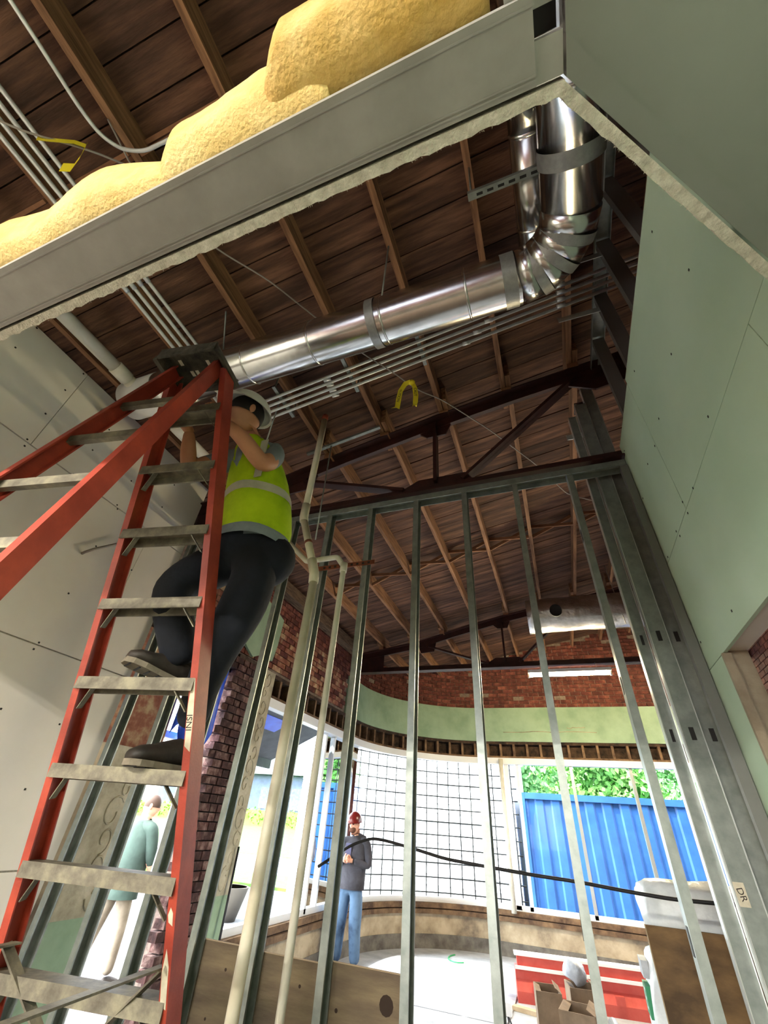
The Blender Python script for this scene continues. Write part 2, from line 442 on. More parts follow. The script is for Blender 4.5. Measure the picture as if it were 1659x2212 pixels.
def lay(slots, parent, keep, picker):
    slots = sorted(slots, key=keep); rest = {}
    n = 0
    for (s, z) in slots:
        p, t, nn = wall_path(s); m = picker(s, z); dep = random.uniform(-.008, .006)
        if random.random() < .012: continue          # a missing brick
        if n < 300: brick(parent, p, t, z, BL, m, dep=dep); n += 1
        else:
            c = p+nn*(-.055+dep); c.z = z
            rest.setdefault(m, MB()).obox(c, t*BL/2, nn*.055, V((0, 0, BH/2)))
    for m, b in rest.items(): stuff(b.build('brickwork', m, parent))
lay(far_slots, wf, lambda q: abs(q[0]-sX(-.6))+abs(q[1]-4.3)*.8, lambda s, z: 'brick')
ws = struct('wall_street', 'weathered brick street wall with paint remains')
lay(left_slots, ws, lambda q: abs(q[0]-sY(6.0))+abs(q[1]-3.9)*1.2, lambda s, z: 'brick' if z > 4.0 else random.choice(['brick', 'brick_paint', 'brick_paint']))
# plaster patch left on the street wall, over the pier
pp = MB(); out = [(4.24, 3.42), (4.34, 3.95), (4.52, 4.1), (4.86, 4.02), (5.0, 3.98), (4.98, 3.6), (4.93, 3.36), (4.7, 3.38), (4.5, 3.28), (4.33, 3.36)]
pp.sweep([(a, b) for a, b in out], (XW-.0, 0, 0), (XW+.035, 0, 0), (0, 1, 0), (0, 0, 1)); pp.build('plaster_patch', 'plaster_green', ws)
# wall over the door opening and beside it
MB().box(XW-.28, XW-.02, 2.0, 4.9, 3.0, 3.25).build('door_lintel', 'lath_dark', ws)
# brick pier beside the door opening
ragged = lambda row: .05*((row*7) % 3)-.05
z = .035; r = 0
MB().box(XW-.2, XW+.02, 4.27, 4.68, 0, 3.25).build('pier_core', 'mortar_dark', ws)
while z < 3.22:
    yl = 4.17+ragged(r); yy = yl
    while yy < 4.66:
        l = .11 if (r+int((yy-yl)/.1)) % 2 else .16
        l = min(l, 4.70-yy)
        if l > .05:
            pb = V((XW+.07+random.uniform(-.012, .012), yy+l/2, 0))
            brick(ws, pb, V((0, 1, 0)), z, round(l, 2)-.012, 'brick_dark', d=.12)
        yy += l
    z += BH+.011; r += 1
# scrolled plaster pilasters
def pilaster(name, y0, y1, z0, z1, zg):
    MB().box(XW-.2, XW+.05, y0, y1, zg, z1).build(name, 'swirl', ws)
    MB().box(XW-.2, XW+.045, y0, y1, z0, zg).build('pilaster_foot', 'plaster_green', ws)
    sw = MB(); rr = random.Random(int(y0*100))
    zz = zg+.12
    while zz < z1-.1:
        c = V((XW+.052, lerp(y0, y1, rr.uniform(.3, .7)), zz)); R = rr.uniform(.05, .1); a0 = rr.uniform(0, 6)
        sw.tube([c+V((0, math.cos(a0+i*.45)*R*(1-i*.05), math.sin(a0+i*.45)*R*1.3*(1-i*.05))) for i in range(14)], .007, 5)
        zz += .17
    sw.build('scroll_relief', 'swirl', ws)
pilaster('pilaster', 4.80, 5.06, .1, 3.22, .95)
pilaster('pilaster', 3.02, 3.46, 0, 2.05, .95)
MB().box(XW-.2, XW+.03, 2.7, 3.5, 2.05, 3.05).build('mottled_render', 'brick_paint', ws)
MB().box(XW-.2, XW+.02, 2.0, 3.02, 0, 2.06).build('side_render', 'plaster_old', ws)

# ------------------------------------------------------------------ windows in the rounded wall
def win(name, label): return struct(name, label)
w1 = win('window_1', 'street window with white frame')
def frame_strip(par, s0, s1):
    strip(MB(), s0, s1, ZS-.015, ZS+.055, -.04, -.13).build('window_frame', 'white_frame', par)
    strip(MB(), s0, s1, ZH-.02, ZH+.09, .01, -.13).build('window_frame', 'white_frame', par)
def post(par, s, wdt=.03, m='white_frame'):
    p, t, nn = wall_path(s); c = p+nn*(-.085); c.z = (ZS+ZH)/2
    MB().obox(c, t*wdt, nn*.045, V((0, 0, (ZH-ZS)/2))).build('mullion', m, par)
def pane(par, s0, s1):
    n = max(1, int((s1-s0)/.2)) if (s1 > S_ARC0 and s0 < S_ARC1) else 1
    ss = [lerp(s0, s1, i/n) for i in range(n+1)]; vs = []; fs = []
    for s in ss:
        p, t, nn = wall_path(s); q = p+nn*(-.085); vs += [(q.x, q.y, ZS+.05), (q.x, q.y, ZH-.02)]
    for i in range(n): fs.append([2*i, 2*i+2, 2*i+3, 2*i+1])
    MB().add(vs, fs, n > 1).build('pane', 'glass', par)
frame_strip(w1, sY(5.06), sY(7.05)); post(w1, sY(5.08)); post(w1, sY(7.02), .025); pane(w1, sY(5.1), sY(7.0))
w2 = win('window_2', 'rounded corner window'); frame_strip(w2, sY(7.05), sX(-1.18)); pane(w2, sY(7.06), sX(-1.25))
post(w2, sY(7.35), .02)
w3 = win('window_3', 'far shopfront window facing the blue container'); frame_strip(w3, sX(-1.18), sX(5.9))
for x in (-1.12, -.9, .14, 1.2, 2.3, 3.4, 4.5, 5.6): post(w3, sX(x), .045 if x < -1 else .028, 'white_frame' if x < -.8 else 'alum')
for a, b in ((-1.08, -.92), (-.88, .12), (.16, 1.18), (1.22, 2.28), (2.32, 3.38), (3.42, 4.48), (4.52, 5.58)): pane(w3, sX(a), sX(b))
tag(MB().tube([(-1.2, YF-.09, .56), (-1.2, YF-.09, 2.9)], .045, 14).build('support_post', 'pvc'), 'slim white round post standing at the rounded window', 'post')

# ------------------------------------------------------------------ left drywall, sheet by sheet
wl = struct('wall_left', 'white drywall of the left side wall')
rows = [(0.012, 1.265), (1.275, 2.485), (2.495, 3.70), (3.71, 4.56)]
seams = [[-3.0, -.56, 1.88, 2.655], [-3.0, -1.78, .66, 2.655], [-3.0, -.2, 2.24, 2.655], [-3.0, -1.37, 1.07, 2.655]]
for (z0, z1), ys in zip(rows, seams):
    for a, b in zip(ys, ys[1:]): MB().box(XL-.016, XL, a+.0025, b-.0025, z0, z1).build('drywall_sheet', 'drywall', wl)
MB().box(XL-.05, XL-.018, -3, 2.655, 0, 4.55).build('wall_backing', 'paper', wl)
scr = MB(); rr = random.Random(3)
for (z0, z1) in rows:
    yy = -1.0
    while yy < 2.65:
        for zz in (z0+.02, lerp(z0, z1, .34), lerp(z0, z1, .67), z1-.02):
            a = yy+rr.uniform(-.02, .02); b = zz+rr.uniform(-.02, .02)
            scr.obox((XL+.001, a, b), (.001, 0, 0), (0, .006, 0), (0, 0, .006))
        yy += .406
stuff(scr.build('screw_heads', 'screw', wl))
# corner trim and stub pipe on the left wall
tag(MB().tube([(XL+.0, 1.79, 3.20), (XL+.03, 1.79, 3.21), (XL+.06, 1.82, 3.25), (XL+.07, 2.02, 3.44)], .011, 8).build('pipe_stub', 'cable_grey'),
    'short bent grey conduit stub poking out of the white drywall', 'conduit')
tag(MB().sweep([(0, 0), (.12, 0), (.12, .04), (.115, .04), (.115, .004), (.005, .004), (.005, .04), (0, .04)], (XL+.005, 1.3, 4.34), (-2.62, 1.3, 4.42), (0, 1, 0), (0, 0, 1)).build('ceiling_channel', 'galv'),
    'short galvanized channel sticking out of the drywall below the duct end', 'channel')

# ------------------------------------------------------------------ right wall: green board on studs
wr = struct('wall_right', 'green moisture board on the right side wall')
GT = 4.14
def sheet(y0, y1, z0, z1): MB().box(XR, XR+.016, y0+.002, y1-.002, z0+.002, z1-.002).build('board_sheet', 'greenboard', wr)
DO_Y0, DO_Y1, DO_Z = .9, 2.41, 2.405
sheet(-2.4, .0, 3.04, GT); sheet(.0, 2.085, 3.04, GT); sheet(2.085, 2.69, 3.04, 4.10)
sheet(-2.4, 1.05, DO_Z, 3.04); sheet(1.05, 2.69, DO_Z, 3.04)
sheet(2.41, 2.69, 0, DO_Z); sheet(-2.4, DO_Y0, 0, DO_Z)
gs = MB(); rr = random.Random(5)
for yy in (.29, .69, 1.1, 1.5, 1.91, 2.10, 2.31, 2.62):
    for zz in (2.52, 3.0, 3.07, 3.55, 4.0):
        if rr.random() < .3: continue
        gs.obox((XR-.001, yy+rr.uniform(-.015, .015), zz+rr.uniform(-.03, .03)), (.001, 0, 0), (0, .004, 0), (0, 0, .005))
stuff(gs.build('screw_heads', 'screw', wr))
# old masonry reveal of the opening
rv = MB(); rv.box(XR+.018, XR+.105, DO_Y1, DO_Y1+.25, 0, DO_Z+.01); rv.build('reveal_plaster', 'jamb', wr)
MB().box(XR+.018, XR+.105, DO_Y0-.2, DO_Y1+.25, DO_Z+.012, DO_Z+.2).build('reveal_head', 'drywall', wr)
MB().box(XR-.006, XR+.03, DO_Y1-.02, DO_Y1+.0, 0, DO_Z).build('reveal_bead', 'jamb', wr)
for zz in (.4, .75, 1.1, 1.5, 1.85, 2.15): MB().box(XR+.028, XR+.1, DO_Y1-.004, DO_Y1+.01, zz, zz+.3).build('reveal_block', 'jamb', wr)
# C-section helper: web, two flanges, two lips
def cee(wb, fl_, lip, th=.003):
    return [(0, 0), (wb, 0), (wb, fl_), (wb-lip, fl_), (wb-lip, fl_-th), (wb-th, fl_-th), (wb-th, th), (th, th), (th, fl_-th), (lip, fl_-th), (lip, fl_), (0, fl_)]
C35 = cee(.092, .041, .012)
for yy in (-.38, .03, .43, .84, 1.22, 1.60, 2.0, 2.4):
    MB().sweep(C35, (XR+.018, yy, 2.62), (XR+.018, yy, 5.13), (1, 0, 0), (0, 1, 0)).build('wall_stud', 'galv_dull', wr)
MB().sweep([(0, 0), (.1, 0), (.1, -.05), (.096, -.05), (.096, -.004), (.004, -.004), (.004, -.05), (0, -.05)], (XR+.014, -2.4, 5.15), (XR+.014, 2.72, 5.15), (1, 0, 0), (0, 0, 1)).build('top_track', 'galv', wr)
# flat clips from the wall studs to the roof
for (yy, zz, xa) in ((1.24, 4.98, .60), (1.62, 4.95, .50), (2.02, 4.93, .52), (2.95, 4.55, .50)):
    MB().obox(((xa+XR+.02)/2, yy-.01, zz), ((XR+.02-xa)/2, 0, 0), (0, .002, 0), (0, 0, .03)).build('strap_clip', 'galv_edge', wr)

# ------------------------------------------------------------------ back rooms (outside the frame, the light comes through their windows)
wb = struct('wall_back', 'rear wall of the building with wide windows')
MB().box(-3.6, 6, -5.7, -5.5, 0, 1.2).build('rear_apron', 'brick', wb)
MB().box(-.4, 6, -5.7, -5.5, .4, 3.0).build('rear_solid', 'brick', wb)
MB().box(-3.9, 6.2, -8.6, -5.4, 3.05, 3.2).build('added_sun_canopy', 'roof_dark', wb)  # unseen canopy added to keep direct sun out of the rear opening
MB().hexa([(-3.6, -5.7, 3.0), (6, -5.7, 3.0), (6, -5.5, 3.0), (-3.6, -5.5, 3.0), (-3.6, -5.7, DZ(-3.6)), (6, -5.7, DZ(6)), (6, -5.5, DZ(6)), (-3.6, -5.5, DZ(-3.6))]).build('rear_upper', 'brick', wb)
for x in (-3.5, -.4, 2.9): MB().box(x-.1, x+.1, -5.7, -5.5, .4, 3.0).build('rear_pier', 'brick', wb)
ws2 = struct('wall_side', 'plain brick side wall of the building')
MB().hexa([(6, -5.7, 0), (6.25, -5.7, 0), (6.25, 10.6, 0), (6, 10.6, 0), (6, -5.7, DZ(6)), (6.25, -5.7, DZ(6.25)), (6.25, 10.6, DZ(6.25)), (6, 10.6, DZ(6))]).build('side_masonry', 'brick', ws2)
MB().box(-3.6, -3.36, -5.7, -5.2, 0, 4.5).build('street_pier', 'brick', ws)
MB().box(-3.6, -3.36, -5.2, -3.0, 0, 4.5).build('street_upper', 'brick', ws)
MB().box(-3.6, -3.36, -3.0, 2.0, 0, 4.5).build('street_masonry', 'mortar', ws)
# inner brick wall seen through the side opening
wi = struct('wall_inner', 'dark brick wall seen through the side opening')
MB().box(2.9, 3.02, 3.4, 8.0, 0, 5.0).build('inner_core', 'mortar_dark', wi)
z = .04; r = 0; n = 0
slots = []
while z < 4.9:
    yy = 3.45+(r % 2)*.11
    while yy < 7.9: slots.append((yy, z)); yy += .22
    z += .078; r += 1
slots.sort(key=lambda q: abs(q[0]-4.6)+abs(q[1]-2.3)); ib = MB()
for i, (yy, z) in enumerate(slots):
    if i < 200:
        key = ('inner',)
        if key not in MK:
            me = MB().box(-.03, .02, -.103, .103, -.033, .033).mesh('brick'); me.materials.append(MATS['brick']); MK[key] = me
        o = bpy.data.objects.new('brick', MK[key]); col.objects.link(o); o.parent = wi; o.location = (2.895+random.uniform(-.006, .006), yy, z)
    else: ib.obox((2.89, yy, z), (.025, 0, 0), (0, .103, 0), (0, 0, .033))
stuff(ib.build('brickwork', 'brick', wi))

# ================================================================== STEEL TRUSSES
def truss(label, Yt, left=-3.45, right=5.9):
    t = thing('roof_truss', label, 'truss', (0, Yt, 3.95))
    top = [(left, 4.33), (-2.27, 4.50), (-1.55, 4.69), (-.64, 4.90), (.075, 5.035), (.95, 5.17), (2.6, 5.50), (right, 6.10)]
    zt = lambda x: next(lerp(a[1], b[1], (x-a[0])/(b[0]-a[0])) for a, b in zip(top, top[1:]) if a[0] <= x <= b[0]+1e-6)
    f_ = MB()
    for (xa, za), (xb, zb) in zip(top, top[1:]):
        f_.obox(((xa+xb)/2, Yt, (za+zb)/2-.006), V((xb-xa, 0, zb-za))/2, (0, .085, 0), (0, 0, .007))
        f_.obox(((xa+xb)/2, Yt, (za+zb)/2-.06), V((xb-xa, 0, zb-za))/2, (0, .02, 0), (0, 0, .05))
    f_.build('top_chord', 'steel_red', t)
    b_ = MB(); b_.box(left, right, Yt-.075, Yt+.075, 3.965, 3.98).box(left, right, Yt-.02, Yt+.02, 3.98, 4.06); b_.build('bottom_chord', 'steel_red', t)
    def web(xa, za, xb, zb, w_=.055):
        MB().bar((xa, Yt-.022, za), (xb, Yt-.022, zb), .03, w_, (0, 1, 0)).bar((xa, Yt+.022, za), (xb, Yt+.022, zb), .03, w_, (0, 1, 0)).build('web_member', 'steel_red', t)
    def gus(pts):
        MB().sweep(pts, (0, Yt-.008, 0), (0, Yt+.008, 0), (1, 0, 0), (0, 0, 1)).build('gusset_plate', 'steel_red', t)
    web(-.66, 4.08, -.66, zt(-.66)-.05); web(-.42, 4.06, .66, zt(.66)-.08)
    web(-.95, 4.05, -2.05, 4.42, .045); web(1.0, zt(1.0)-.06, 2.3, 4.06); web(2.4, 4.06, 2.4, zt(2.4)-.05); web(2.5, 4.06, 4.2, zt(4.2)-.05)
    gus([(-1.0, 4.05), (-.82, 4.15), (-.40, 4.15), (-.33, 4.05)])
    gus([(-.82, zt(-.82)-.1), (-.5, zt(-.5)-.1), (-.56, zt(-.5)-.24), (-.74, zt(-.5)-.24)])
    gus([(.5, zt(.5)-.08), (1.1, zt(1.1)-.08), (1.1, zt(1.1)-.3), (.8, zt(.8)-.3)])
    gus([(-2.25, 4.42), (-1.9, 4.52), (-1.95, 4.32), (-2.2, 4.3)])
    gus([(left, 4.06), (left+.5, 4.06), (left+.5, 4.34), (left, 4.30)])
    for k in range(-5, 8):     # timber packing blocks carry the rafters on the chord
        x = .03+.61*k
        if x < left or x > right: continue
        h = RZ(x)-zt(x)
        if h > .02: MB().box(x-.02, x+.07, Yt-.09, Yt+.09, zt(x), RZ(x)+.001).build('packing_block', 'bridging', t)
    return t
truss('maroon steel roof truss right above the metal stud partition', YW)
truss('maroon steel roof truss farther off, near the hanging lamp', 7.65)
t = thing('steel_column', 'red steel column behind the galvanized studs at the green wall', 'column', (.72, 2.99, 0))
MB().box(.66, .78, 2.93, 2.936, 0, 4.95).box(.66, .78, 3.044, 3.05, 0, 4.95).box(.717, .723, 2.936, 3.044, 0, 4.95).build('shaft', 'steel_red', t)
MB().box(.64, .80, 2.92, 3.06, 4.95, 4.962).build('cap_plate', 'steel_red', t)

# ================================================================== STUD PARTITION
t = thing('stud_partition', 'open partition frame of galvanized metal studs under the near truss', 'wall frame', (0, YW, 0))
TZ = 3.945
MB().sweep([(-.047, 0), (.047, 0), (.047, -.055), (.044, -.055), (.044, -.003), (-.044, -.003), (-.044, -.055), (-.047, -.055)], (XL+.01, YW, TZ), (XR-.01, YW, TZ), (0, 1, 0), (0, 0, 1)).build('top_track', 'galv', t)
MB().sweep([(-.047, 0), (.047, 0), (.047, .03), (.044, .03), (.044, .003), (-.044, .003), (-.044, .03), (-.047, .03)], (XL+.01, YW, 0), (XR-.01, YW, 0), (0, 1, 0), (0, 0, 1)).build('bottom_track', 'galv', t)
tm = text('LOAD   BOARD   AND   CEILING   #5', .040, frame((-.15, YW-.0, TZ-.004), (1, 0, 0), None or (0, 1, 0), (0, 0, -1)), 'ink_blue', t)
C_s = cee(.088, .041, .01)
sxs = [-3.26, -2.85, -2.44, -2.04, -1.655, -1.252, -.83, -.417, -.012, .399]
for i, x in enumerate(sxs):
    # web faces +x side for half of them
    st = MB().sweep([(b_, a_-.044) for a_, b_ in C_s], (x-.02, YW, .004), (x-.02, YW, TZ-.004), (1, 0, 0), (0, 1, 0)).build('stud', 'galv', t)
    for zz in (1.35, 2.35, 3.35):
        MB().obox((x-.021, YW, zz), (.0015, 0, 0), (0, .017, 0), (0, 0, .045)).build('knockout', 'screw', st)
# built-up studs at the green wall
t2 = thing('stud_cluster', 'cluster of tall galvanized studs standing against the green board wall', 'wall studs', (.69, 2.85, 0))
for (xa, wb_, ya, zt_) in ((.545, .062, 2.86, 4.72), (.612, .092, 2.80, 4.80), (.708, .092, 2.83, 5.05)):
    st = MB().sweep(cee(wb_, .05, .012), (xa, ya, .004), (xa, ya, zt_), (1, 0, 0), (0, 1, 0)).build('stud', 'galv', t2)
    MB().box(xa-.0015, xa+.003, ya-.003, ya+.052, .004, zt_).box(xa+wb_-.003, xa+wb_+.0015, ya-.003, ya+.0, .004, zt_).build('stud_edge', 'galv_edge', st)
    for zz in (2.1, 2.62): MB().box(xa+wb_*.38, xa+wb_*.62, ya-.0025, ya+.001, zz, zz+.06).build('knockout', 'screw', st)
MB().box(.615, .655, 2.797, 2.799, 1.47, 1.55).build('sticker', 'label_worn', t2)
text('DR', .034, frame((.635, 2.7965, 1.51), (.2, 0, -1), None or (1, 0, 0), (0, -1, 0)), 'ink', t2)
t3 = thing('box_post', 'narrow galvanized stud post in the corner of partition and green board', 'wall studs', (.77, 2.7, 0))
MB().sweep(cee(.05, .041, .01), (.745, 2.655, .004), (.745, 2.655, 3.88), (1, 0, 0), (0, 1, 0)).build('stud', 'galv_dull', t3)

# plywood boards fixed low on the far face of the partition
plyb = [(-2.13, -1.775, 1.075, 'warm grey plywood board low on the partition beside the ladder'), (-1.768, -1.30, 1.07, 'plywood board low on the partition behind the two plastic pipes'), (-1.293, -.845, 1.085, 'plywood board with a round knot hole low on the partition')]
for (xa, xb, zt_, lb) in plyb:
    p_ = thing('plywood_board', lb, 'plywood', ((xa+xb)/2, YW+.06, 0), 'plywood boards along the foot of the partition')
    MB().box(xa, xb, YW+.05, YW+.068, .01, zt_).build('sheet', 'plywood', p_)
    MB().box(xa, xb, YW+.0495, YW+.0685, zt_, zt_+.002).build('cut_edge', 'ply_edge', p_)
    for (u, zz, R) in ((.22, .93, .008), (.6, .8, .006), (.78, .98, .035 if xb > -1 else .007)):
        MB().tube([(lerp(xa, xb, u), YW+.0496, zz), (lerp(xa, xb, u), YW+.049, zz)], R, 12).build('knot', 'knot', p_)

# ================================================================== PIPES, CONDUITS, DUCTS
def bend(pts, R=.06, n=6):     # round the corners of a polyline
    pts = [V(p) for p in pts]; out = [pts[0]]
    for a, b, c in zip(pts, pts[1:], pts[2:]):
        d1 = (a-b); d2 = (c-b); r_ = min(R, d1.length*.45, d2.length*.45)
        p1 = b+d1.normalized()*r_; p2 = b+d2.normalized()*r_
        for i in range(n+1):
            q = i/n; out.append(p1*(1-q)**2+b*2*q*(1-q)+p2*q*q)
    out.append(pts[-1]); return out
# bank of four conduits
names = ['nearest the round duct', 'second from the round duct', 'third from the round duct', 'farthest from the round duct']
for i in range(4):
    yy = 1.72+.055*i; xx = -2.10-.055*i
    zc = lambda x: 4.87+.2*x
    pts = bend([(xx, -1.6, zc(xx)), (xx, yy, zc(xx)), (1.6, yy+.06, zc(1.6))], .16, 8)
    t = thing('conduit_run', 'shiny steel conduit bending under the rafters, %s of four' % names[i], 'conduit', (xx, yy, zc(xx)), 'bank of four parallel conduits')
    MB().tube(pts, .0125, 10).build('pipe', 'conduit', t)
    for q in (-1.35, .1-.1*i, .55): 
        MB().tube([(q-.03, yy+.03, zc(q-.03)), (q+.03, yy+.035, zc(q+.03))], .0165, 10).build('coupling', 'conduit', t)
    for yq in (-.6, .55): MB().tube([(xx, yq, zc(xx)), (xx, yq+.06, zc(xx))], .0165, 10).build('coupling', 'conduit', t)
for (x, lb) in ((-1.79, 'strut strap under the conduits at the rafter over the climber'), (-1.17, 'strut strap under the conduits, second rafter from the climber'), (-.56, 'strut strap under the conduits at the rafter before the yellow tape')):
    tag(MB().bar((x, 1.64, 4.895+.2*x), (x, 1.98, 4.895+.2*x), .03, .02).bar((x, 1.66, 4.9+.2*x), (x, 1.66, RZ(x)), .01, .01).bar((x, 1.96, 4.9+.2*x), (x, 1.96, RZ(x)), .01, .01).build('conduit_strap', 'galv'), lb, 'strap', 'straps under the conduit bank')

# main round duct
DR, DY, DZc = .155, 1.33, 4.40
t = thing('round_duct', 'large shiny round air duct with taped elbow crossing under the rafters', 'duct', (0, DY, DZc))
xs = [-2.96, -2.30, -1.75, -1.2, -.66, -.1, .22]
for a, b in zip(xs, xs[1:]):
    MB().tube([(a, DY, DZc), (b, DY, DZc)], DR, 40, cap=(a == xs[0])).build('duct_section', 'duct', t)
for x in xs[1:-1]: MB().tube([(x-.008, DY, DZc), (x-.004, DY, DZc), (x+.004, DY, DZc), (x+.008, DY, DZc)], [DR, DR+.004, DR+.004, DR], 40, cap=False).build('seam_bead', 'duct', t)
MB().tube([(-2.97, DY, DZc), (-2.62, DY, DZc)], DR+.003, 40).build('end_cap', 'duct_wrap', t)
ER = .30
arc = [(.22+ER*math.sin(a), DY-ER+ER*math.cos(a), DZc) for a in [PI/2*i/4 for i in range(5)]]
for i in range(4):
    MB().tube([arc[i], arc[i+1]], DR+.002, 40, cap=True, smooth=True).build('elbow_gore', 'duct', t)
for i in range(1, 4):
    a = PI/2*i/4; p = V(arc[i]); d = V((math.cos(a), -math.sin(a), 0))
    MB().tube([p-d*.028, p+d*.028], DR+.005, 40, cap=False).build('tape_band', 'duct_tape', t)
MB().tube([(.12, DY, DZc), (.20, DY, DZc)], DR+.004, 40, cap=False).build('tape_band', 'duct_tape', t)
MB().tube([(.52, DY-ER, DZc), (.52, -1.2, DZc)], DR, 40).build('duct_section', 'duct', t)
MB().tube([(.52, .82, DZc), (.52, .74, DZc)], DR+.006, 40, cap=False).build('tape_band', 'duct_tape', t)
for yq in (.52, .0): MB().tube([(.52, yq+.008, DZc), (.52, yq+.004, DZc), (.52, yq-.004, DZc), (.52, yq-.008, DZc)], [DR, DR+.004, DR+.004, DR], 40, cap=False).build('seam_bead', 'duct', t)
MB().sweep([(DR*math.cos(a)+.004*math.cos(a), DR*math.sin(a)+.004*math.sin(a)) for a in [-.35+i*.1 for i in range(8)]]+[(DR*.97*math.cos(a), DR*.97*math.sin(a)) for a in [.35-i*.1 for i in range(8)]], (.52, 1.0, DZc), (.52, -.2, DZc), (1, 0, 0), (0, 0, 1)).build('tape_strip', 'duct_tape', t)
for x in (-.73, -2.05): MB().tube([(x-.03, DY, DZc), (x+.03, DY, DZc)], DR+.007, 40, cap=False).build('hanger_strap', 'duct_tape' if x > -1 else 'pvc', t)
MB().tube([(-.70, DY-.03, DZc+DR), (-.585, 1.08, RZ(-.585))], .006, 8).build('hanger_rod', 'galv', t)
MB().tube([(-2.06, DY-.03, DZc+DR), (-1.86, 1.02, RZ(-1.86))], .006, 8).build('hanger_rod', 'galv', t)
# second duct
t = thing('branch_duct', 'narrower shiny duct running beside the taped elbow, behind the strut', 'duct', (.37, .6, 4.78))
for a, b in ((-1.2, .1), (.1, .72), (.72, 1.42)): MB().tube([(.37, a, 4.76), (.37, b, 4.76)], .105, 32).build('duct_section', 'duct', t)
for yq in (.1, .72, 1.2): MB().tube([(.37, yq-.008, 4.76), (.37, yq-.003, 4.76), (.37, yq+.003, 4.76), (.37, yq+.008, 4.76)], [.105, .109, .109, .105], 32, cap=False).build('seam_bead', 'duct', t)
# strut trapeze
t = thing('strut_trapeze', 'slotted strut bar hanging on a threaded rod by the duct elbow', 'strut', (.22, .87, 4.6))
MB().sweep([(-.02, 0), (.02, 0), (.02, .04), (.016, .04), (.016, .004), (-.016, .004), (-.016, .04), (-.02, .04)], (.0, .875, 4.585), (.62, .872, 4.585), (0, 1, 0), (0, 0, 1)).build('strut_channel', 'galv', t)
for i in range(9): MB().box(.05+i*.06, .085+i*.06, .868, .882, 4.5842, 4.586).build('slot', 'screw', t)
MB().tube([(.02, .87, 4.6), (.035, .86, RZ(.03))], .006, 8).build('threaded_rod', 'galv', t)
# white plastic pipe near the left wall
t = thing('drain_pipe', 'long white plastic pipe under the rafters by the left drywall', 'pipe', (-2.83, 1, 4.38))
MB().tube([(-2.83, -1.5, 4.36), (-2.83, 1.15, 4.40)], .052, 20).build('pipe', 'pvc', t)
MB().tube([(-2.83, 1.02, 4.40), (-2.83, 1.14, 4.40)], .06, 20).build('coupling', 'pvc', t)
MB().tube([(-2.83, 1.14, 4.40), (-2.83, 2.2, 4.42)], .052, 20).build('pipe', 'pvc', t)
# cream stand pipe through the partition
t = thing('stand_pipe', 'cream plastic stand pipe with red upper end rising past the truss', 'pipe', (-1.45, 2.28, 0))
PY = 2.28; PR = .029
MB().tube([(-1.668, PY, 4.79), (-1.655, PY, 3.63)], PR, 16).build('pipe', 'pvc_cream', t)
MB().tube([(-1.668, PY, 4.78), (-1.668, PY, 4.845)], PR+.0006, 16).build('red_end', 'pvc_red', t)
MB().tube([(-1.656, PY, 3.72), (-1.655, PY, 3.60), (-1.645, PY, 3.55)], PR+.006, 16).build('coupling', 'pvc_cream', t)
MB().tube([(-1.65, PY, 3.57), (-1.455, PY, 3.05)], PR, 16).build('pipe', 'pvc_cream', t)
MB().tube([(-1.50, PY, 3.17), (-1.46, PY, 3.06), (-1.452, PY, 2.98)], PR+.006, 16).build('coupling', 'pvc_cream', t)
MB().tube([(-1.452, PY, 3.0), (-1.452, PY, .0)], PR, 16).build('pipe', 'pvc_cream', t)
MB().tube([(-1.565, PY, 3.345), (-1.557, PY, 3.322)], PR+.001, 16).build('band', 'copper_rust', t)
t = thing('vent_pipe', 'thinner white plastic pipe with offset bends beside the cream stand pipe', 'pipe', (-1.26, PY, 0))
PV = PY+.055
MB().tube(bend([(-1.80, PV, 3.42), (-1.579, PV, 3.201), (-1.322, PV, 3.204), (-1.258, PV, 3.115), (-1.258, PV, 0)], .02, 3), .020, 14).build('pipe', 'pvc', t)
MB().tube([(-1.258, PV, 3.14), (-1.258, PV, 3.07)], .026, 14).build('coupling', 'pvc', t)
t = thing('pipe_bracket', 'rusty perforated strap across two studs behind the white pipe', 'bracket', (-1.4, YW-.06, 3.33))
MB().box(-1.69, -1.16, YW-.056, YW-.05, 3.305, 3.345).build('strap', 'copper_rust', t)
for i in range(9): MB().box(-1.62+i*.05, -1.60+i*.05, YW-.0565, YW-.0495, 3.316, 3.334).build('slot', 'screw', t)
t = thing('strut_hanger', 'thin strut with hanging rod under the rafters above the cream pipe', 'strut', (-1.6, 2.45, 4.55))
MB().bar((-1.97, 2.53, RZ(-1.97)-.015), (-1.18, 2.53, RZ(-1.18)-.015), .03, .025).build('strut_channel', 'galv', t)
MB().tube([(-1.70, 2.53, RZ(-1.70)-.03), (-1.67, 2.53, 3.54)], .006, 8).build('threaded_rod', 'galv', t)
tag(MB().tube([(-1.83, 1.80, RZ(-1.83)), (-1.98, 1.95, 4.20)], .006, 8).build('hanger_rod', 'galv'), 'thin steel hanger rod dropping past the conduits above the climber', 'rod')

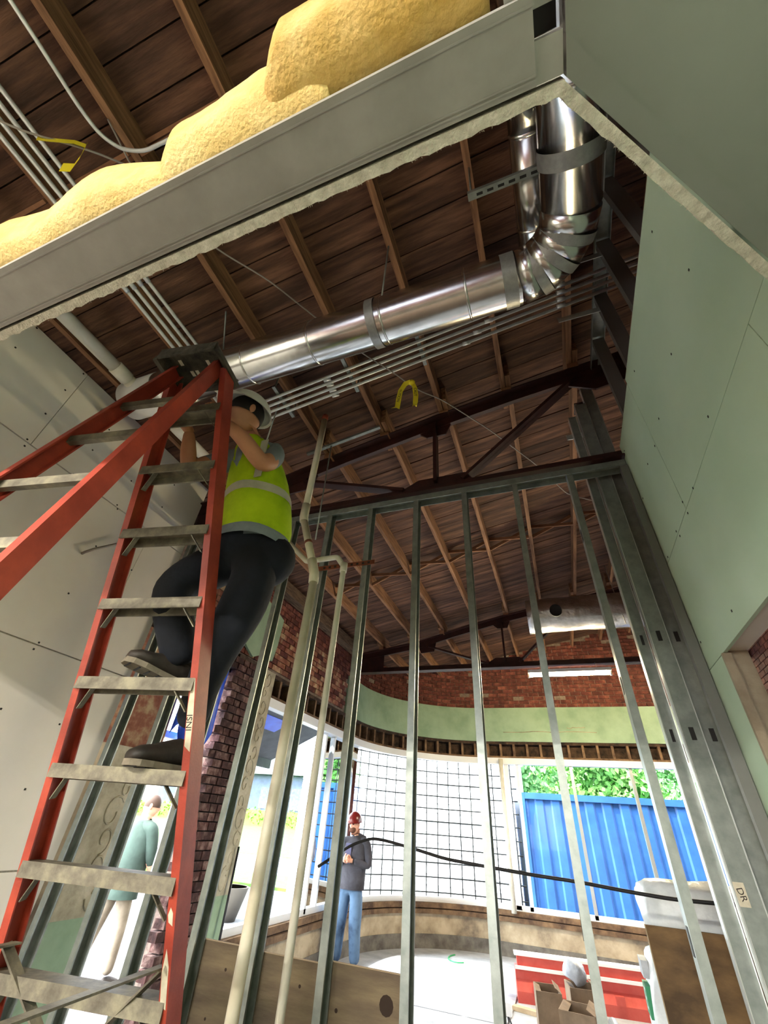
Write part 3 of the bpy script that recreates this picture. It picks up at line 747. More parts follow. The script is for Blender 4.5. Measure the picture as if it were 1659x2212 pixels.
# foil wrapped duct in the far bay
t = thing('foil_duct', 'foil-wrapped insulated duct hanging in the far bay', 'duct', (.7, 7.0, 4.5))
fb = MB(); n = 24; rows_ = 26; YD, ZD = 6.75, 4.49
vs = []; fs = []
for i in range(rows_+1):
    x = lerp(-.16, 2.6, i/rows_)
    for k in range(n):
        a = 2*PI*k/n; R = .275+.016*nval(V((x*6, math.cos(a)*3, math.sin(a)*3)))
        vs.append((x, YD+R*math.cos(a), ZD+R*math.sin(a)*.95))
for i in range(rows_):
    for k in range(n): fs.append((i*n+k, i*n+(k+1) % n, (i+1)*n+(k+1) % n, (i+1)*n+k))
fs.append(tuple(range(n))); fb.add(vs, fs, True); fb.build('wrapped_body', 'foil', t)
MB().tube([(.27, YD-.22, ZD-.04), (.27, YD-.34, ZD-.07)], .09, 24, cap=False).build('collar', 'duct', t)
MB().tube([(.27, YD-.285, ZD-.055), (.27, YD-.29, ZD-.056)], .088, 24).build('collar_opening', 'screw', t)
for x in (.95, 1.15): MB().tube([(x, YD, RZ(x)), (x, YD-.24, ZD), (x+.03, YD-.2, ZD-.3)], .006, 6).build('hanger_wire', 'cable_white', t)

# cables
tag(MB().tube(bend([(-1.82, -.1, 4.69), (-1.75, .2, 4.48), (-1.545, .607, 4.491), (-1.351, .881, 4.53), (-1.213, 1.21, 4.60), (-1.005, 1.573, 4.599), (-.806, 1.882, 4.639), (-.677, 2.119, 4.665), (-.50, 2.30, 4.69), (-.147, 2.859, 4.771), (.247, 3.565, 4.849), (.544, 4.144, 4.84), (1.0, 4.6, 4.95)], .1, 4), .0055, 6).build('ceiling_cable', 'cable_grey'),
    'thin grey cable strung diagonally under the rafters through the yellow tape', 'cable')
tag(MB().tube(bend([(-1.72, -.9, 4.40), (-1.739, -.356, 4.402), (-1.748, -.177, 4.40), (-1.738, -.063, 4.402), (-1.688, .019, 4.412), (-1.589, .07, 4.432), (-1.34, .082, 4.482), (-.9, .05, 4.66), (-.60, .06, 4.91)], .1, 6), .010, 8).build('armored_cable', 'conduit'),
    'armoured metal cable hanging in a curve in the dark roof space', 'cable')
tag(MB().tube(bend([(-2.42, -.8, 4.57), (-2.3, -.5, 4.25), (-1.95, -.2, 4.16), (-1.72, -.04, 4.2), (-1.5, .25, 4.40), (-1.2, .5, 4.81)], .1, 4), .005, 6).build('tape_wire', 'cable_grey'),
    'thin dark wire carrying the tape in the dark roof corner', 'wire')
tag(MB().tube(bend([(-1.50, 3.0, 1.42), (-1.453, 3.15, 1.478), (-1.377, 3.2, 1.531), (-1.25, 3.2, 1.573), (-1.154, 3.2, 1.57), (-.967, 3.2, 1.544), (-.761, 3.2, 1.509), (-.513, 3.2, 1.493), (-.257, 3.2, 1.478), (-.018, 3.2, 1.47), (.203, 3.2, 1.454), (.411, 3.2, 1.443), (.611, 3.2, 1.446), (.95, 3.2, 1.465)], .06, 3), .0085, 8).build('extension_cord', 'cord_black'),
    'black extension cord slung across behind the studs at head height', 'cord')
# caution tape
def ribbon(pts, wd, side):
    m_ = MB(); vs = []; fs = []
    for i, p in enumerate(pts):
        sd = V(side[i] if isinstance(side, list) else side).normalized()*wd/2; vs += [V(p)-sd, V(p)+sd]
    for i in range(len(pts)-1): fs.append((2*i, 2*i+1, 2*i+3, 2*i+2))
    return m_.add(vs, fs, True)
t = thing('caution_tape', 'yellow caution tape knotted on the ceiling cable with two hanging ends', 'tape', (-.72, 2.0, 4.6), 'caution tapes on wires')
pa = [(-.70, 2.02, 4.655), (-.745, 2.015, 4.64), (-.79, 2.03, 4.58), (-.815, 2.06, 4.50), (-.83, 2.08, 4.43), (-.85, 2.05, 4.40)]
ribbon(pa, .045, [(0, 1, 0), (.3, 1, 0), (.8, 1, .3), (1, .8, .2), (.8, 1, 0), (1, .2, 0)]).build('tape_tail', 'tape_yellow', t)
pb = [(-.69, 2.04, 4.655), (-.675, 2.06, 4.62), (-.67, 2.08, 4.54), (-.675, 2.09, 4.46), (-.68, 2.09, 4.42), (-.675, 2.07, 4.39)]
ribbon(pb, .042, [(1, .2, 0), (1, .5, 0), (1, .3, 0), (1, .2, 0), (.5, 1, 0), (1, 0, 0)]).build('tape_tail', 'tape_yellow', t)
MB().sphere((-.695, 2.03, 4.66), .03, .025, .02, 10, 6).build('knot', 'tape_yellow', t)
text('CAUTION', .034, frame((-.80, 2.034, 4.545), (-.3, .35, -1), None or (0, 0, 1), (.55, -1, -.4)), 'ink', t)
text('CAUT', .032, frame((-.672, 2.066, 4.565), (0, .25, -1), None or (0, 0, 1), (.25, -1, -.3)), 'ink', t)
t = thing('caution_tape', 'dull yellow caution tape folded on a wire in the dark roof corner', 'tape', (-1.8, -.1, 4.2), 'caution tapes on wires')
ribbon([(-1.90, -.15, 4.17), (-1.83, -.12, 4.165), (-1.75, -.08, 4.19), (-1.715, -.05, 4.20)], .05, (.3, .2, -1)).build('tape_tail', 'tape_yellow', t)
ribbon([(-1.715, -.05, 4.20), (-1.74, -.03, 4.16), (-1.80, -.01, 4.12), (-1.86, -.03, 4.13)], .05, (.4, -.3, .8)).build('tape_tail', 'tape_yellow', t)
# hanging fluorescent lamps; all but the far-truss one are added fill
def tube_lamp(label, x0, x1, y_, z_, zh, watts, cord=True, glow='tube_glow'):
    t = thing('fluorescent_lamp', label, 'lamp', ((x0+x1)/2, y_, z_), 'hanging fluorescent lamps')
    MB().box(x0, x1, y_-.05, y_+.05, z_+.035, z_+.085).build('housing', 'white_frame', t)
    MB().tube([(x0+.02, y_, z_), (x1-.02, y_, z_)], .019, 14).build('tube', glow, t)
    if glow == 'tube_soft': MB().sweep([(-.16, -.02), (-.05, .05), (.05, .05), (.16, -.02), (.16, -.012), (.05, .058), (-.05, .058), (-.16, -.012)], (x0, y_, z_), (x1, y_, z_), (0, 1, 0), (0, 0, 1)).build('reflector', 'white_frame', t)  # hood on the added back-room lamps, keeps their light off the roof
    for x in (x0+.005, x1-.015): MB().box(x-.012, x+.012, y_-.025, y_+.025, z_-.03, z_+.035).build('tube_holder', 'pvc', t)
    for x in (x0+.2, x1-.2): MB().tube([(x, y_, z_+.085), (x, y_+.1, zh)], .004, 6).build('hanger_wire', 'cable_white', t)
    if cord: MB().tube([(x1, y_, z_+.075), (x1+.35, y_+.05, z_+.16), (x1+1.2, y_+.15, z_+.19)], .006, 6).build('power_cord', 'cable_white', t)
    ld = bpy.data.lights.new('tube_light', 'AREA'); ld.shape = 'RECTANGLE'; ld.size = x1-x0-.05; ld.size_y = .05; ld.energy = watts; ld.color = (1, .93, .80)
    lo = bpy.data.objects.new('tube_light', ld); col.objects.link(lo); lo.parent = t; lo.location = (0, 0, -.03)
tube_lamp('glowing fluorescent tube lamp hanging below the far truss', -.30, .95, 7.45, 3.765, 3.97, 18)
tube_lamp('added bare-tube fill lamp hidden in the side bay near the far window', 2.4, 3.8, 8.9, 4.1, 5.4, 4, False, 'tube_bare')  # added source out of view, brightens the far bay roof
tube_lamp('added unseen fill lamp behind the camera on the drywall side', -2.7, -1.5, -2.4, 3.3, 4.5, 75, False, 'tube_soft')  # added behind the camera to brighten the near walls
tube_lamp('added unseen fill lamp behind the camera on the green board side', -.9, .3, -2.6, 3.3, 4.9, 58, False, 'tube_soft')  # second added source behind the camera, fills the near surfaces
# ================================================================== HEADER IN FRONT OF THE CAMERA
HZ = 2.65
hd = struct('trim_1', 'header of the framed opening with cut drywall edge')
# track underside with its lips
MB().sweep([(0, 0), (.104, 0), (.104, .05), (.101, .05), (.101, .004), (.003, .004), (.003, .035), (0, .035)], (-3.28, .078, HZ), (.137, .078, HZ), (0, 1, 0), (0, 0, 1)).build('header_track', 'galv_head', hd)
for q in (.010, .088, .094): MB().box(-3.28, .137, .078+q, .078+q+.003, HZ-.002, HZ+.001).build('track_rib', 'galv_head', hd)
MB().sweep([(0, 0), (.052, 0), (.052, .03), (.049, .03), (.049, .003), (.003, .003), (.003, .03), (0, .03)], (.10, .130, HZ+.006), (.180, .130, HZ+.006), (0, 1, 0), (0, 0, 1)).build('track_splice', 'galv_head', hd)
MB().box(.10, .180, .02, .098, HZ+.03, HZ+.034).build('track_splice', 'galv_head', hd)
MB().box(.10, .180, .096, .132, HZ+.06, HZ+.2).build('gap_back', 'screw', hd)
# drywall with a torn lower edge
def torn(p0, p1, nrm, h=.62, th=.019, seed=1, n=150):
    rr = random.Random(seed); p0 = V(p0); p1 = V(p1); nn = V(nrm).normalized(); vs = []; fs = []
    for i in range(n+1):
        p = p0.lerp(p1, i/n); j = rr.uniform(-.0022, .0022); k = rr.uniform(-.0016, .0016)
        vs += [p+V((0, 0, k)), p+nn*(th+j)+V((0, 0, k)), p+nn*(th*.9)+V((0, 0, h)), p+V((0, 0, h))]
    for i in range(n):
        for k in range(4): fs.append((i*4+k, i*4+(k+1) % 4, i*4+4+(k+1) % 4, i*4+4+k))
    fs += [(0, 1, 2, 3), (n*4+3, n*4+2, n*4+1, n*4)]
    return MB().add(vs, fs)
torn((-3.28, .1885, HZ), (.181, .1885, HZ), (0, 1, 0), n=220).build('drywall_edge', 'drywall_edge', hd)
d45 = V((.68, .733, 0)).normalized(); n45 = V((-d45.y, d45.x, 0))
c0 = V((.181, .190, HZ))
torn(c0, c0+d45*1.5, n45, seed=2, n=110).build('drywall_edge', 'drywall_edge', hd)
fz = MB(); rr = random.Random(11)
for i in range(420):      # paper fuzz along the torn edges
    if i < 280: p = V((lerp(-2.6, .18, rr.random()), .2075, HZ+rr.uniform(-.001, .003))); d = V((rr.uniform(-.6, .6), 1, rr.uniform(-.6, .2)))
    else: p = c0+d45*rr.random()*1.2+n45*.019; d = n45+V((rr.uniform(-.5, .5), rr.uniform(-.5, .5), rr.uniform(-.6, .2)))
    L_ = rr.uniform(.001, .0045); sd = d.cross(V((0, 0, 1))).normalized()*.0007
    fz.add([p-sd, p+sd, p+d.normalized()*L_], [(0, 1, 2)])
stuff(fz.build('paper_fuzz', 'paper', hd))
hd2 = struct('trim_2', 'angled sheet metal header to the right of the corner')
o2 = -n45
L2 = 1.5
lp = [V((.184, .1865, HZ+.002)), V((.184, .1865, HZ+.002))+d45*L2, V((.184, .136, HZ+.002))+d45*L2, V((.184, .136, HZ+.002))]
MB().hexa(lp+[v+V((0, 0, .03)) for v in lp]).build('track_lip', 'galv_dull', hd2)
# wide web: starts at the corner joint, which runs straight back from the corner
e0 = V((.184, .155, HZ+.006)); e1 = V((.184, -1.0, HZ+.006))
b0 = c0+o2*.036+d45*.0; b0 = V((.184, .137, HZ+.006))
far_ = b0+d45*1.6
wv = [b0, far_, far_+V((1.2, -1.6, 0)), V((.184, -1.0, HZ+.006))]
MB().add([v for v in wv]+[v+V((0, 0, .05)) for v in wv], [(0, 1, 2, 3), (4, 7, 6, 5), (0, 4, 5, 1), (1, 5, 6, 2), (2, 6, 7, 3), (3, 7, 4, 0)]).build('metal_web', 'galv_dull', hd2)
# insulation batts lying in the header
def batt(name, x0, x1, y0, y1, z0, z1, seed, amp=.03, m='wool', nx=40, ny=10, nz=8):
    vs = {}; P = []; fs = []
    def key(i, j, k):
        if (i, j, k) not in vs:
            u, v_, w_ = i/nx, j/ny, k/nz
            # rounded box
            p = V((lerp(x0, x1, u), lerp(y0, y1, v_), lerp(z0, z1, w_)))
            cyz = V((0, (v_-.5)*2, (w_-.5)*2)); r_ = max(abs(cyz.y), abs(cyz.z)); q = math.hypot(cyz.y, cyz.z)
            if q > 1e-5:
                sc_ = lerp(1, r_/q*1.06, .75); p.y = (y0+y1)/2+cyz.y*(y1-y0)/2*sc_; p.z = (z0+z1)/2+cyz.z*(z1-z0)/2*sc_
            e_ = min(1, min(u, 1-u)*7+.25)**.6
            p.y = (y0+y1)/2+(p.y-(y0+y1)/2)*e_; p.z = z0+(p.z-z0)*e_
            nzv = nvec(p*6+V((seed, 0, 0)))*amp*.5 + nvec(p*40+V((seed, 3, 0)))*amp*.06
            p += nzv; vs[(i, j, k)] = len(P); P.append(p)
        return vs[(i, j, k)]
    for i in range(nx):
        for j in range(ny):
            for k in (0, nz): fs.append([key(i, j, k), key(i+1, j, k), key(i+1, j+1, k), key(i, j+1, k)])
        for k in range(nz):
            for j in (0, ny): fs.append([key(i, j, k), key(i+1, j, k), key(i+1, j, k+1), key(i, j, k+1)])
    for j in range(ny):
        for k in range(nz):
            for i in (0, nx): fs.append([key(i, j, k), key(i, j+1, k), key(i, j+1, k+1), key(i, j, k+1)])
    m_ = MB(); m_.add(P, fs, True); return m_
tag(batt('w', -2.6, -.57, .030, .175, HZ+.045, HZ+.30, 1, .022, nx=70).build('insulation_batt', 'wool'), 'long flat yellow fibreglass insulation batt lying in the header track', 'insulation', 'insulation batts in the header')
tag(batt('w', -.60, -.20, .022, .175, HZ+.045, HZ+.33, 5, .024, nx=30).build('insulation_batt', 'wool'), 'short puffed yellow insulation batt in the header, next to the big roll', 'insulation', 'insulation batts in the header')
tag(batt('w', -.315, .085, -.04, .16, HZ+.055, HZ+.32, 9, .022, 'wool_deep', nx=34, ny=14, nz=12).build('insulation_roll', 'wool_deep'), 'big bulging yellow insulation roll over the header near the corner', 'insulation')

# ================================================================== STEP LADDER
th_ = .1657; lu = V((math.cos(th_), math.sin(th_), 0)); ln = V((-math.sin(th_), math.cos(th_), 0)); UPZ = V((0, 0, 1))
m0 = V((-1.5055, .9475, 0)); Z0 = EYE+1.632; ST = .305; SF, SB, SPL = .101, .080, .0245
drift = V((-.0225, .099, 0))
def front(side, k): return m0+drift*k+lu*side*(.153+SPL*k)+UPZ*(Z0-ST*k)
def rear(side, k): return m0-ln*.10-ln*SB*(k+.82)+lu*side*(.13+SPL*(k+.82))+UPZ*(Z0-ST*k)
kb = Z0/ST
t = thing('step_ladder', 'tall orange-red fibreglass step ladder with grey steps that the worker stands on', 'ladder', tuple(m0+drift*6))
def rail(a, b, side, depth, web, fl_, nm, back):
    d = (b-a).normalized(); inn = -lu*side; inn = (inn-d*inn.dot(d)).normalized(); fr = d.cross(inn).normalized()
    if fr.dot(ln) < 0: fr = -fr
    prof = [(-depth/2, 0), (depth/2, 0), (depth/2, fl_), (depth/2-web, fl_), (depth/2-web, web), (-depth/2+web, web), (-depth/2+web, fl_), (-depth/2, fl_)]
    o = MB().sweep([(x, y_-.004) for x, y_ in prof], a, b, fr, inn).build(nm, 'ladder_red', t)
    MB().obox(b+d*.0, fr*(depth/2+.006), inn*.026, d*.025).build('foot_pad', 'tool_black', o)
    return o, d, inn, fr
for s_ in (1, -1):
    o, d, inn, fr = rail(front(s_, -.72)+lu*s_*.03, front(s_, kb-.08)+lu*s_*.03, s_, .082, .006, .032, 'front_rail', 0)
    if s_ == 1:
        c = front(1, 4.75)+lu*.03; lab = [(-.012, 0), (.012, .02), (.014, .16), (.006, .24), (-.008, .26), (-.014, .12)]
        nrm = -fr
        lm = MB().sweep([(x, y_) for x, y_ in lab], c-fr*.0415+inn*.012, c-fr*.0420+inn*.012, inn, -d); lo = lm.build('worn_label', 'label_worn', o)
        text('INSI', .034, frame(c-fr*.0425+inn*.012-d*.10, -d, None or d, -fr), 'ink', t)
        for (kk, w_, h_) in ((6.35, .010, .05), (6.75, .008, .03), (7.0, .013, .15)):
            c = front(1, kk)+lu*.03; MB().sweep([(-w_, 0), (w_*.6, .01), (w_, h_*.6), (w_*.2, h_), (-w_*.8, h_*.7)], c-fr*.0412+inn*.014, c-fr*.0418+inn*.014, inn, -d).build('worn_label', 'label_worn', o)
    rail(rear(s_, -.78), rear(s_, kb-.08), s_, .066, .006, .030, 'rear_rail', 0)
for k in range(0, 11):
    a = front(-1, k)-lu*.022; b = front(1, k)+lu*.022; u = (b-a).normalized(); n_ = UPZ.cross(u).normalized()
    if n_.dot(ln) < 0: n_ = -n_
    sp_o = MB().sweep([(-.045, 0), (.045, 0), (.045, -.048), (.038, -.048), (.038, -.006), (-.038, -.006), (-.038, -.048), (-.045, -.048)], a+UPZ*.004, b+UPZ*.004, n_, UPZ).build('step', 'ladder_alu', t)
    for s_, e in ((-1, a), (1, b)):
        MB().bar(e-u*s_*-.075+UPZ*-.02 if False else e+u*(-s_)*.085+UPZ*(-.035)-n_*.03, front(s_, k+.36)+(-lu*s_)*.012-n_*.03, .004, .022, n_).build('step_brace', 'ladder_alu', sp_o)
for k in range(0, 10):
    a = rear(-1, k+.62); b = rear(1, k+.62)
    MB().bar(a+lu*.004, b-lu*.004, .022, .034).build('rear_rung', 'ladder_alu', t)
# long braces under the lower steps and hinged spreaders
a = front(-1, 7)*.5+front(1, 7)*.5
MB().bar(front(1, 6.75)-ln*.03, front(-1, 8.1)*.72+front(1, 8.1)*.28-ln*.05, .006, .045, ln).build('brace', 'ladder_alu', t)
MB().bar(front(-1, 6.75)-ln*.03, front(1, 8.1)*.72+front(-1, 8.1)*.28-ln*.05, .006, .045, ln).build('brace', 'ladder_alu', t)
for s_ in (1, -1): MB().bar(front(s_, 6.75)-lu*s_*.02, rear(s_, 6.6)-lu*s_*.02, .006, .03, lu).build('spreader', 'ladder_alu', t)
# moulded top cap
cc = m0-ln*.10+UPZ*(Z0+.245)
cm = MB()
prof = [(-.19, -.035), (-.155, .03), (.155, .03), (.19, -.035), (.185, -.05), (.165, -.045), (.14, .012), (-.14, .012), (-.165, -.045), (-.185, -.05)]
cm.sweep(prof, cc-ln*.11, cc+ln*.11, lu, UPZ)
cm.obox(cc-ln*.112-UPZ*.005, lu*.16, ln*.006, UPZ*.034); cm.obox(cc+ln*.112-UPZ*.005, lu*.16, ln*.006, UPZ*.034)
cm.build('top_cap', 'ladder_cap', t)
for (q, v_) in ((-.09, -.04), (-.06, .03), (-.03, .03), (.06, -.02)):
    MB().obox(cc+lu*q+ln*v_+UPZ*.011, lu*.009, ln*.016, UPZ*.0015).build('cap_slot', 'pvc', t)

# ================================================================== PEOPLE
def skin_body(name, J, E_, mats, parent, root, sub=2, waist=None):
    """J: joint -> (x,y,z,r[,r2]); E_: (a, b, material index). One continuous skinned surface, coloured by garment."""
    org = V(parent['org']); names = list(J); me = bpy.data.meshes.new(name)
    me.from_pydata([V(J[n_][:3])-org for n_ in names], [(names.index(a), names.index(b)) for a, b, _ in E_], [])
    o = bpy.data.objects.new(name+'_tmp', me); col.objects.link(o)
    md = o.modifiers.new('skin', 'SKIN'); md.use_smooth_shade = True; md.branch_smoothing = .6
    sv = me.skin_vertices[0].data
    for i, n_ in enumerate(names):
        q = J[n_]; sv[i].radius = (q[3], q[4] if len(q) > 4 else q[3]); sv[i].use_root = (n_ == root)
    ms = o.modifiers.new('sub', 'SUBSURF'); ms.levels = sub; ms.render_levels = sub
    dg = bpy.context.evaluated_depsgraph_get(); ev = o.evaluated_get(dg)
    nm = bpy.data.meshes.new_from_object(ev); bpy.data.objects.remove(o)
    for m in mats: nm.materials.append(MATS[m])
    segs = [(V(J[a][:3])-org, V(J[b][:3])-org, (J[a][3]+J[b][3])/2, mi) for a, b, mi in E_]
    for p in nm.polygons:
        c = p.center; best = 9; bi = 0
        for a, b, r_, mi in segs:
            ab = b-a; u = max(0, min(1, (c-a).dot(ab)/ab.length_squared)); dd = ((a+ab*u)-c).length-r_
            if dd < best: best = dd; bi = mi
        if waist is not None and bi == 1 and c.z+org.z < waist: bi = 0
        p.material_index = bi; p.use_smooth = True
    ob = bpy.data.objects.new(name, nm); col.objects.link(ob); ob.parent = parent; return ob
def head_mesh(c, fwd, upv, s=1.0):
    fwd = V(fwd).normalized(); upv = V(upv).normalized(); sd = fwd.cross(upv).normalized(); upv = sd.cross(fwd)
    def f(q):   # q.x side, q.y forward, q.z up in unit sphere
        x, y_, z_ = q
        w_ = 1-.22*max(0, -z_)-.05*max(0, z_); x *= w_*(1-.12*max(0, y_))
        y_ = y_*(1.0 if y_ < 0 else .98)
        if z_ < -.2 and y_ > 0: y_ += .10*(-z_-.2)
        if y_ > .5 and abs(x) < .28 and -.35 < z_ < .12: y_ += .24*(1-abs(x)/.28)*(1-abs(z_+.13)/.26 if abs(z_+.13) < .26 else 0)   # nose
        if y_ > .6 and abs(abs(x)-.34) < .2 and abs(z_-.08) < .15: y_ -= .06     # eye sockets
        if y_ > .6 and abs(x) < .35 and abs(z_+.52) < .07: y_ -= .04             # mouth line
        return V((x, y_, z_))
    m_ = MB().sphere((0, 0, 0), .076*s, .098*s, .118*s, 28, 20, f)
    M_ = Matrix((sd, fwd, upv)).transposed(); c = V(c)
    m_.v = [c+M_ @ v for v in m_.v]; return m_, (sd, fwd, upv, c)
def ears(fr_, par, m, s=1.0):
    sd, fwd, upv, c = fr_
    for k in (1, -1):
        e = MB().sphere((0, 0, 0), 1, 1, 1, 10, 8); e.v = [c+sd*k*(.075*s+v.x*.012*s)+fwd*(-.008*s+v.y*.020*s)+upv*(-.005*s+v.z*.033*s) for v in e.v]
        e.build('ear', m, par)
def face(fr_, par, s=1.0):
    sd, fwd, upv, c = fr_
    for k in (1, -1):
        MB().sphere(c+sd*k*.028*s+fwd*.085*s+upv*.012*s, .010*s, .010*s, .008*s, 8, 6).build('eye', 'hair_dark', par)
        MB().bar(c+sd*k*.014*s+fwd*.094*s+upv*.030*s, c+sd*k*.045*s+fwd*.084*s+upv*.032*s, .008*s, .006*s).build('eyebrow', 'hair_brown', par)
    MB().bar(c-sd*.024*s+fwd*.094*s-upv*.062*s, c+sd*.024*s+fwd*.094*s-upv*.062*s, .006*s, .005*s).build('mouth', 'beard', par)
def cap_shell(fr_, R, drop, m, nm, par, brim=None, flip=False, tilt=0.):
    sd, fwd, upv, c = fr_
    prof = []
    b = MB(); nu, nv = 28, 9; vs = []; fs = []
    for j in range(nv+1):
        a = (PI/2+drop)*j/nv
        for i in range(nu):
            ph = 2*PI*i/nu
            vs.append(c+sd*math.sin(a)*math.cos(ph)*R[0]+fwd*math.sin(a)*math.sin(ph)*R[1]+upv*(math.cos(a)*R[2]+R[3]))
    for j in range(nv):
        for i in range(nu): fs.append((j*nu+i, (j+1)*nu+i, (j+1)*nu+(i+1) % nu, j*nu+(i+1) % nu))
    b.add(vs, fs, True)
    if brim:
        ring = []; 
        for i in range(nu):
            ph = 2*PI*i/nu; f_ = -1 if flip else 1
            ex = brim[0]+brim[1]*max(0, math.sin(ph)*f_)**2
            for q, dz in ((1.0, 0), (1.0+ex, -.008)):
                ring.append(c+sd*math.cos(ph)*R[0]*q+fwd*math.sin(ph)*R[1]*q+upv*(R[3]+dz+math.cos(PI/2+drop)*R[2]*.9))
        b.add(ring, [(2*i, 2*i+1, (2*i+3) % (2*nu), (2*i+2) % (2*nu)) for i in range(nu)], True)
    return b.build(nm, m, par)
def hand(par, wrist, palm_dir, knuck, curl, m='skin', s=1.0, thumb=1, nm='hand'):
    """palm from the wrist along palm_dir, knuckle row along knuck, fingers curling towards curl."""
    pd = V(palm_dir).normalized(); kn = V(knuck); kn = (kn-pd*kn.dot(pd)).normalized(); cu = pd.cross(kn).normalized()
    if cu.dot(V(curl)) < 0: cu = -cu
    w_ = V(wrist); b = MB()
    b.tube([w_-pd*.01, w_+pd*.03*s, w_+pd*.075*s, w_+pd*.092*s], [.024*s, .030*s, .034*s, .026*s], 12)
    for i, (off, L_) in enumerate(((-.033, .066), (-.011, .076), (.011, .072), (.032, .056))):
        k0 = w_+pd*.085*s+kn*off*s; p1 = k0+(pd*.8+cu*.45).normalized()*L_*.42*s; p2 = p1+(pd*.15+cu).normalized()*L_*.34*s; p3 = p2+(cu*.8-pd*.7).normalized()*L_*.28*s
        b.tube([k0-pd*.02*s, k0, p1, p2, p3], [.010*s, .0105*s, .0095*s, .0088*s, .006*s], 9)
    t0 = w_+pd*.03*s+kn*thumb*.03*s; t1 = t0+(pd*.6+kn*thumb*.6+cu*.4).normalized()*.035*s; t2_ = t1+(pd*.8+cu*.6).normalized()*.03*s
    b.tube([w_+pd*.02*s, t0, t1, t2_], [.012*s, .0125*s, .011*s, .007*s], 9)
    return b.build(nm, m, par)
def boot(par, heel, toe, upv, m='boot', s=1.0, solem='sole'):
    heel = V(heel); toe = V(toe); d = (toe-heel).normalized(); L_ = (toe-heel).length; up_ = V(upv); up_ = (up_-d*up_.dot(d)).normalized(); sd = d.cross(up_)
    vs = []; fs = []; st = [(-.02, .034, .075), (.08, .040, .095), (.3, .042, .10), (.5, .044, .085), (.7, .052, .065), (.88, .050, .055), (1.0, .028, .038)]
    n = 12
    for (q, wd, ht) in st:
        for k in range(n):
            a = 2*PI*k/n; x = math.cos(a)*wd*s; z_ = (math.sin(a)*.5+.5)*ht*s
            vs.append(heel+d*L_*q+sd*x+up_*(z_+.014))
    for i in range(len(st)-1):
        for k in range(n): fs.append((i*n+k, i*n+(k+1) % n, (i+1)*n+(k+1) % n, (i+1)*n+k))
    fs += [tuple(range(n)), tuple((len(st)-1)*n+k for k in range(n))]
    o = MB().add(vs, fs, True).build('boot', m, par)
    out = [(-.02, .03), (.06, .04), (.3, .037), (.5, .042), (.72, .053), (.9, .048), (1.01, .022)]
    pf = [(q*L_, w_*s) for q, w_ in out]+[(q*L_, -w_*s) for q, w_ in out[::-1]]
    sl_ = MB().sweep(pf, heel, heel+up_*.022, d, sd).build('sole', solem, o)
    for i in range(7):
        q = .03+i*.15; MB().obox(heel+d*L_*q-up_*.001, d*.004, sd*.036*s, up_*.002).build('tread_groove', 'tool_black', o)
    return o

# --- the worker on the ladder
pw = thing('person', 'worker in yellow-green safety vest and white hard hat climbing the orange ladder', 'person', (-1.45, 1.5, 1.79))
J = {'pelvis': (-1.385, 1.50, 2.755, .165, .150), 'belly': (-1.40, 1.52, 2.93, .172, .155), 'chest': (-1.415, 1.45, 3.15, .165, .140), 'upper': (-1.43, 1.36, 3.33, .13, .11), 'neck': (-1.425, 1.27, 3.415, .058), 'skull': (-1.43, 1.22, 3.48, .055),
     'hipR': (-1.30, 1.51, 2.66, .135), 'thighR': (-1.30, 1.49, 2.45, .125), 'kneeR': (-1.36, 1.475, 2.245, .090), 'shinR': (-1.455, 1.54, 2.08, .078), 'ankR': (-1.495, 1.585, 1.92, .065),
     'hipL': (-1.49, 1.48, 2.69, .132), 'thighL': (-1.55, 1.385, 2.58, .122), 'kneeL': (-1.60, 1.295, 2.47, .098), 'shinL': (-1.575, 1.40, 2.30, .090), 'ankL': (-1.545, 1.475, 2.15, .075),
     'shR': (-1.29, 1.37, 3.36, .082), 'armR': (-1.262, 1.335, 3.24, .068), 'elR': (-1.262, 1.27, 3.145, .053), 'foR': (-1.32, 1.14, 3.235, .046), 'wrR': (-1.41, 1.055, 3.31, .030),
     'shL': (-1.565, 1.33, 3.33, .08), 'armL': (-1.61, 1.25, 3.22, .062), 'elL': (-1.63, 1.14, 3.10, .05), 'foL': (-1.63, 1.09, 3.2, .043), 'wrL': (-1.625, 1.045, 3.295, .029)}
Eg = [('pelvis', 'belly', 1), ('belly', 'chest', 1), ('chest', 'upper', 1), ('upper', 'neck', 2), ('neck', 'skull', 2),
      ('pelvis', 'hipR', 0), ('hipR', 'thighR', 0), ('thighR', 'kneeR', 0), ('kneeR', 'shinR', 0), ('shinR', 'ankR', 0),
      ('pelvis', 'hipL', 0), ('hipL', 'thighL', 0), ('thighL', 'kneeL', 0), ('kneeL', 'shinL', 0), ('shinL', 'ankL', 0),
      ('upper', 'shR', 1), ('shR', 'armR', 1), ('armR', 'elR', 2), ('elR', 'foR', 2), ('foR', 'wrR', 2),
      ('upper', 'shL', 1), ('shL', 'armL', 1), ('armL', 'elL', 2), ('elL', 'foL', 2), ('foL', 'wrL', 2)]
skin_body('body', J, Eg, ['denim_dark', 'tee_grey', 'skin'], pw, 'pelvis', waist=2.82)
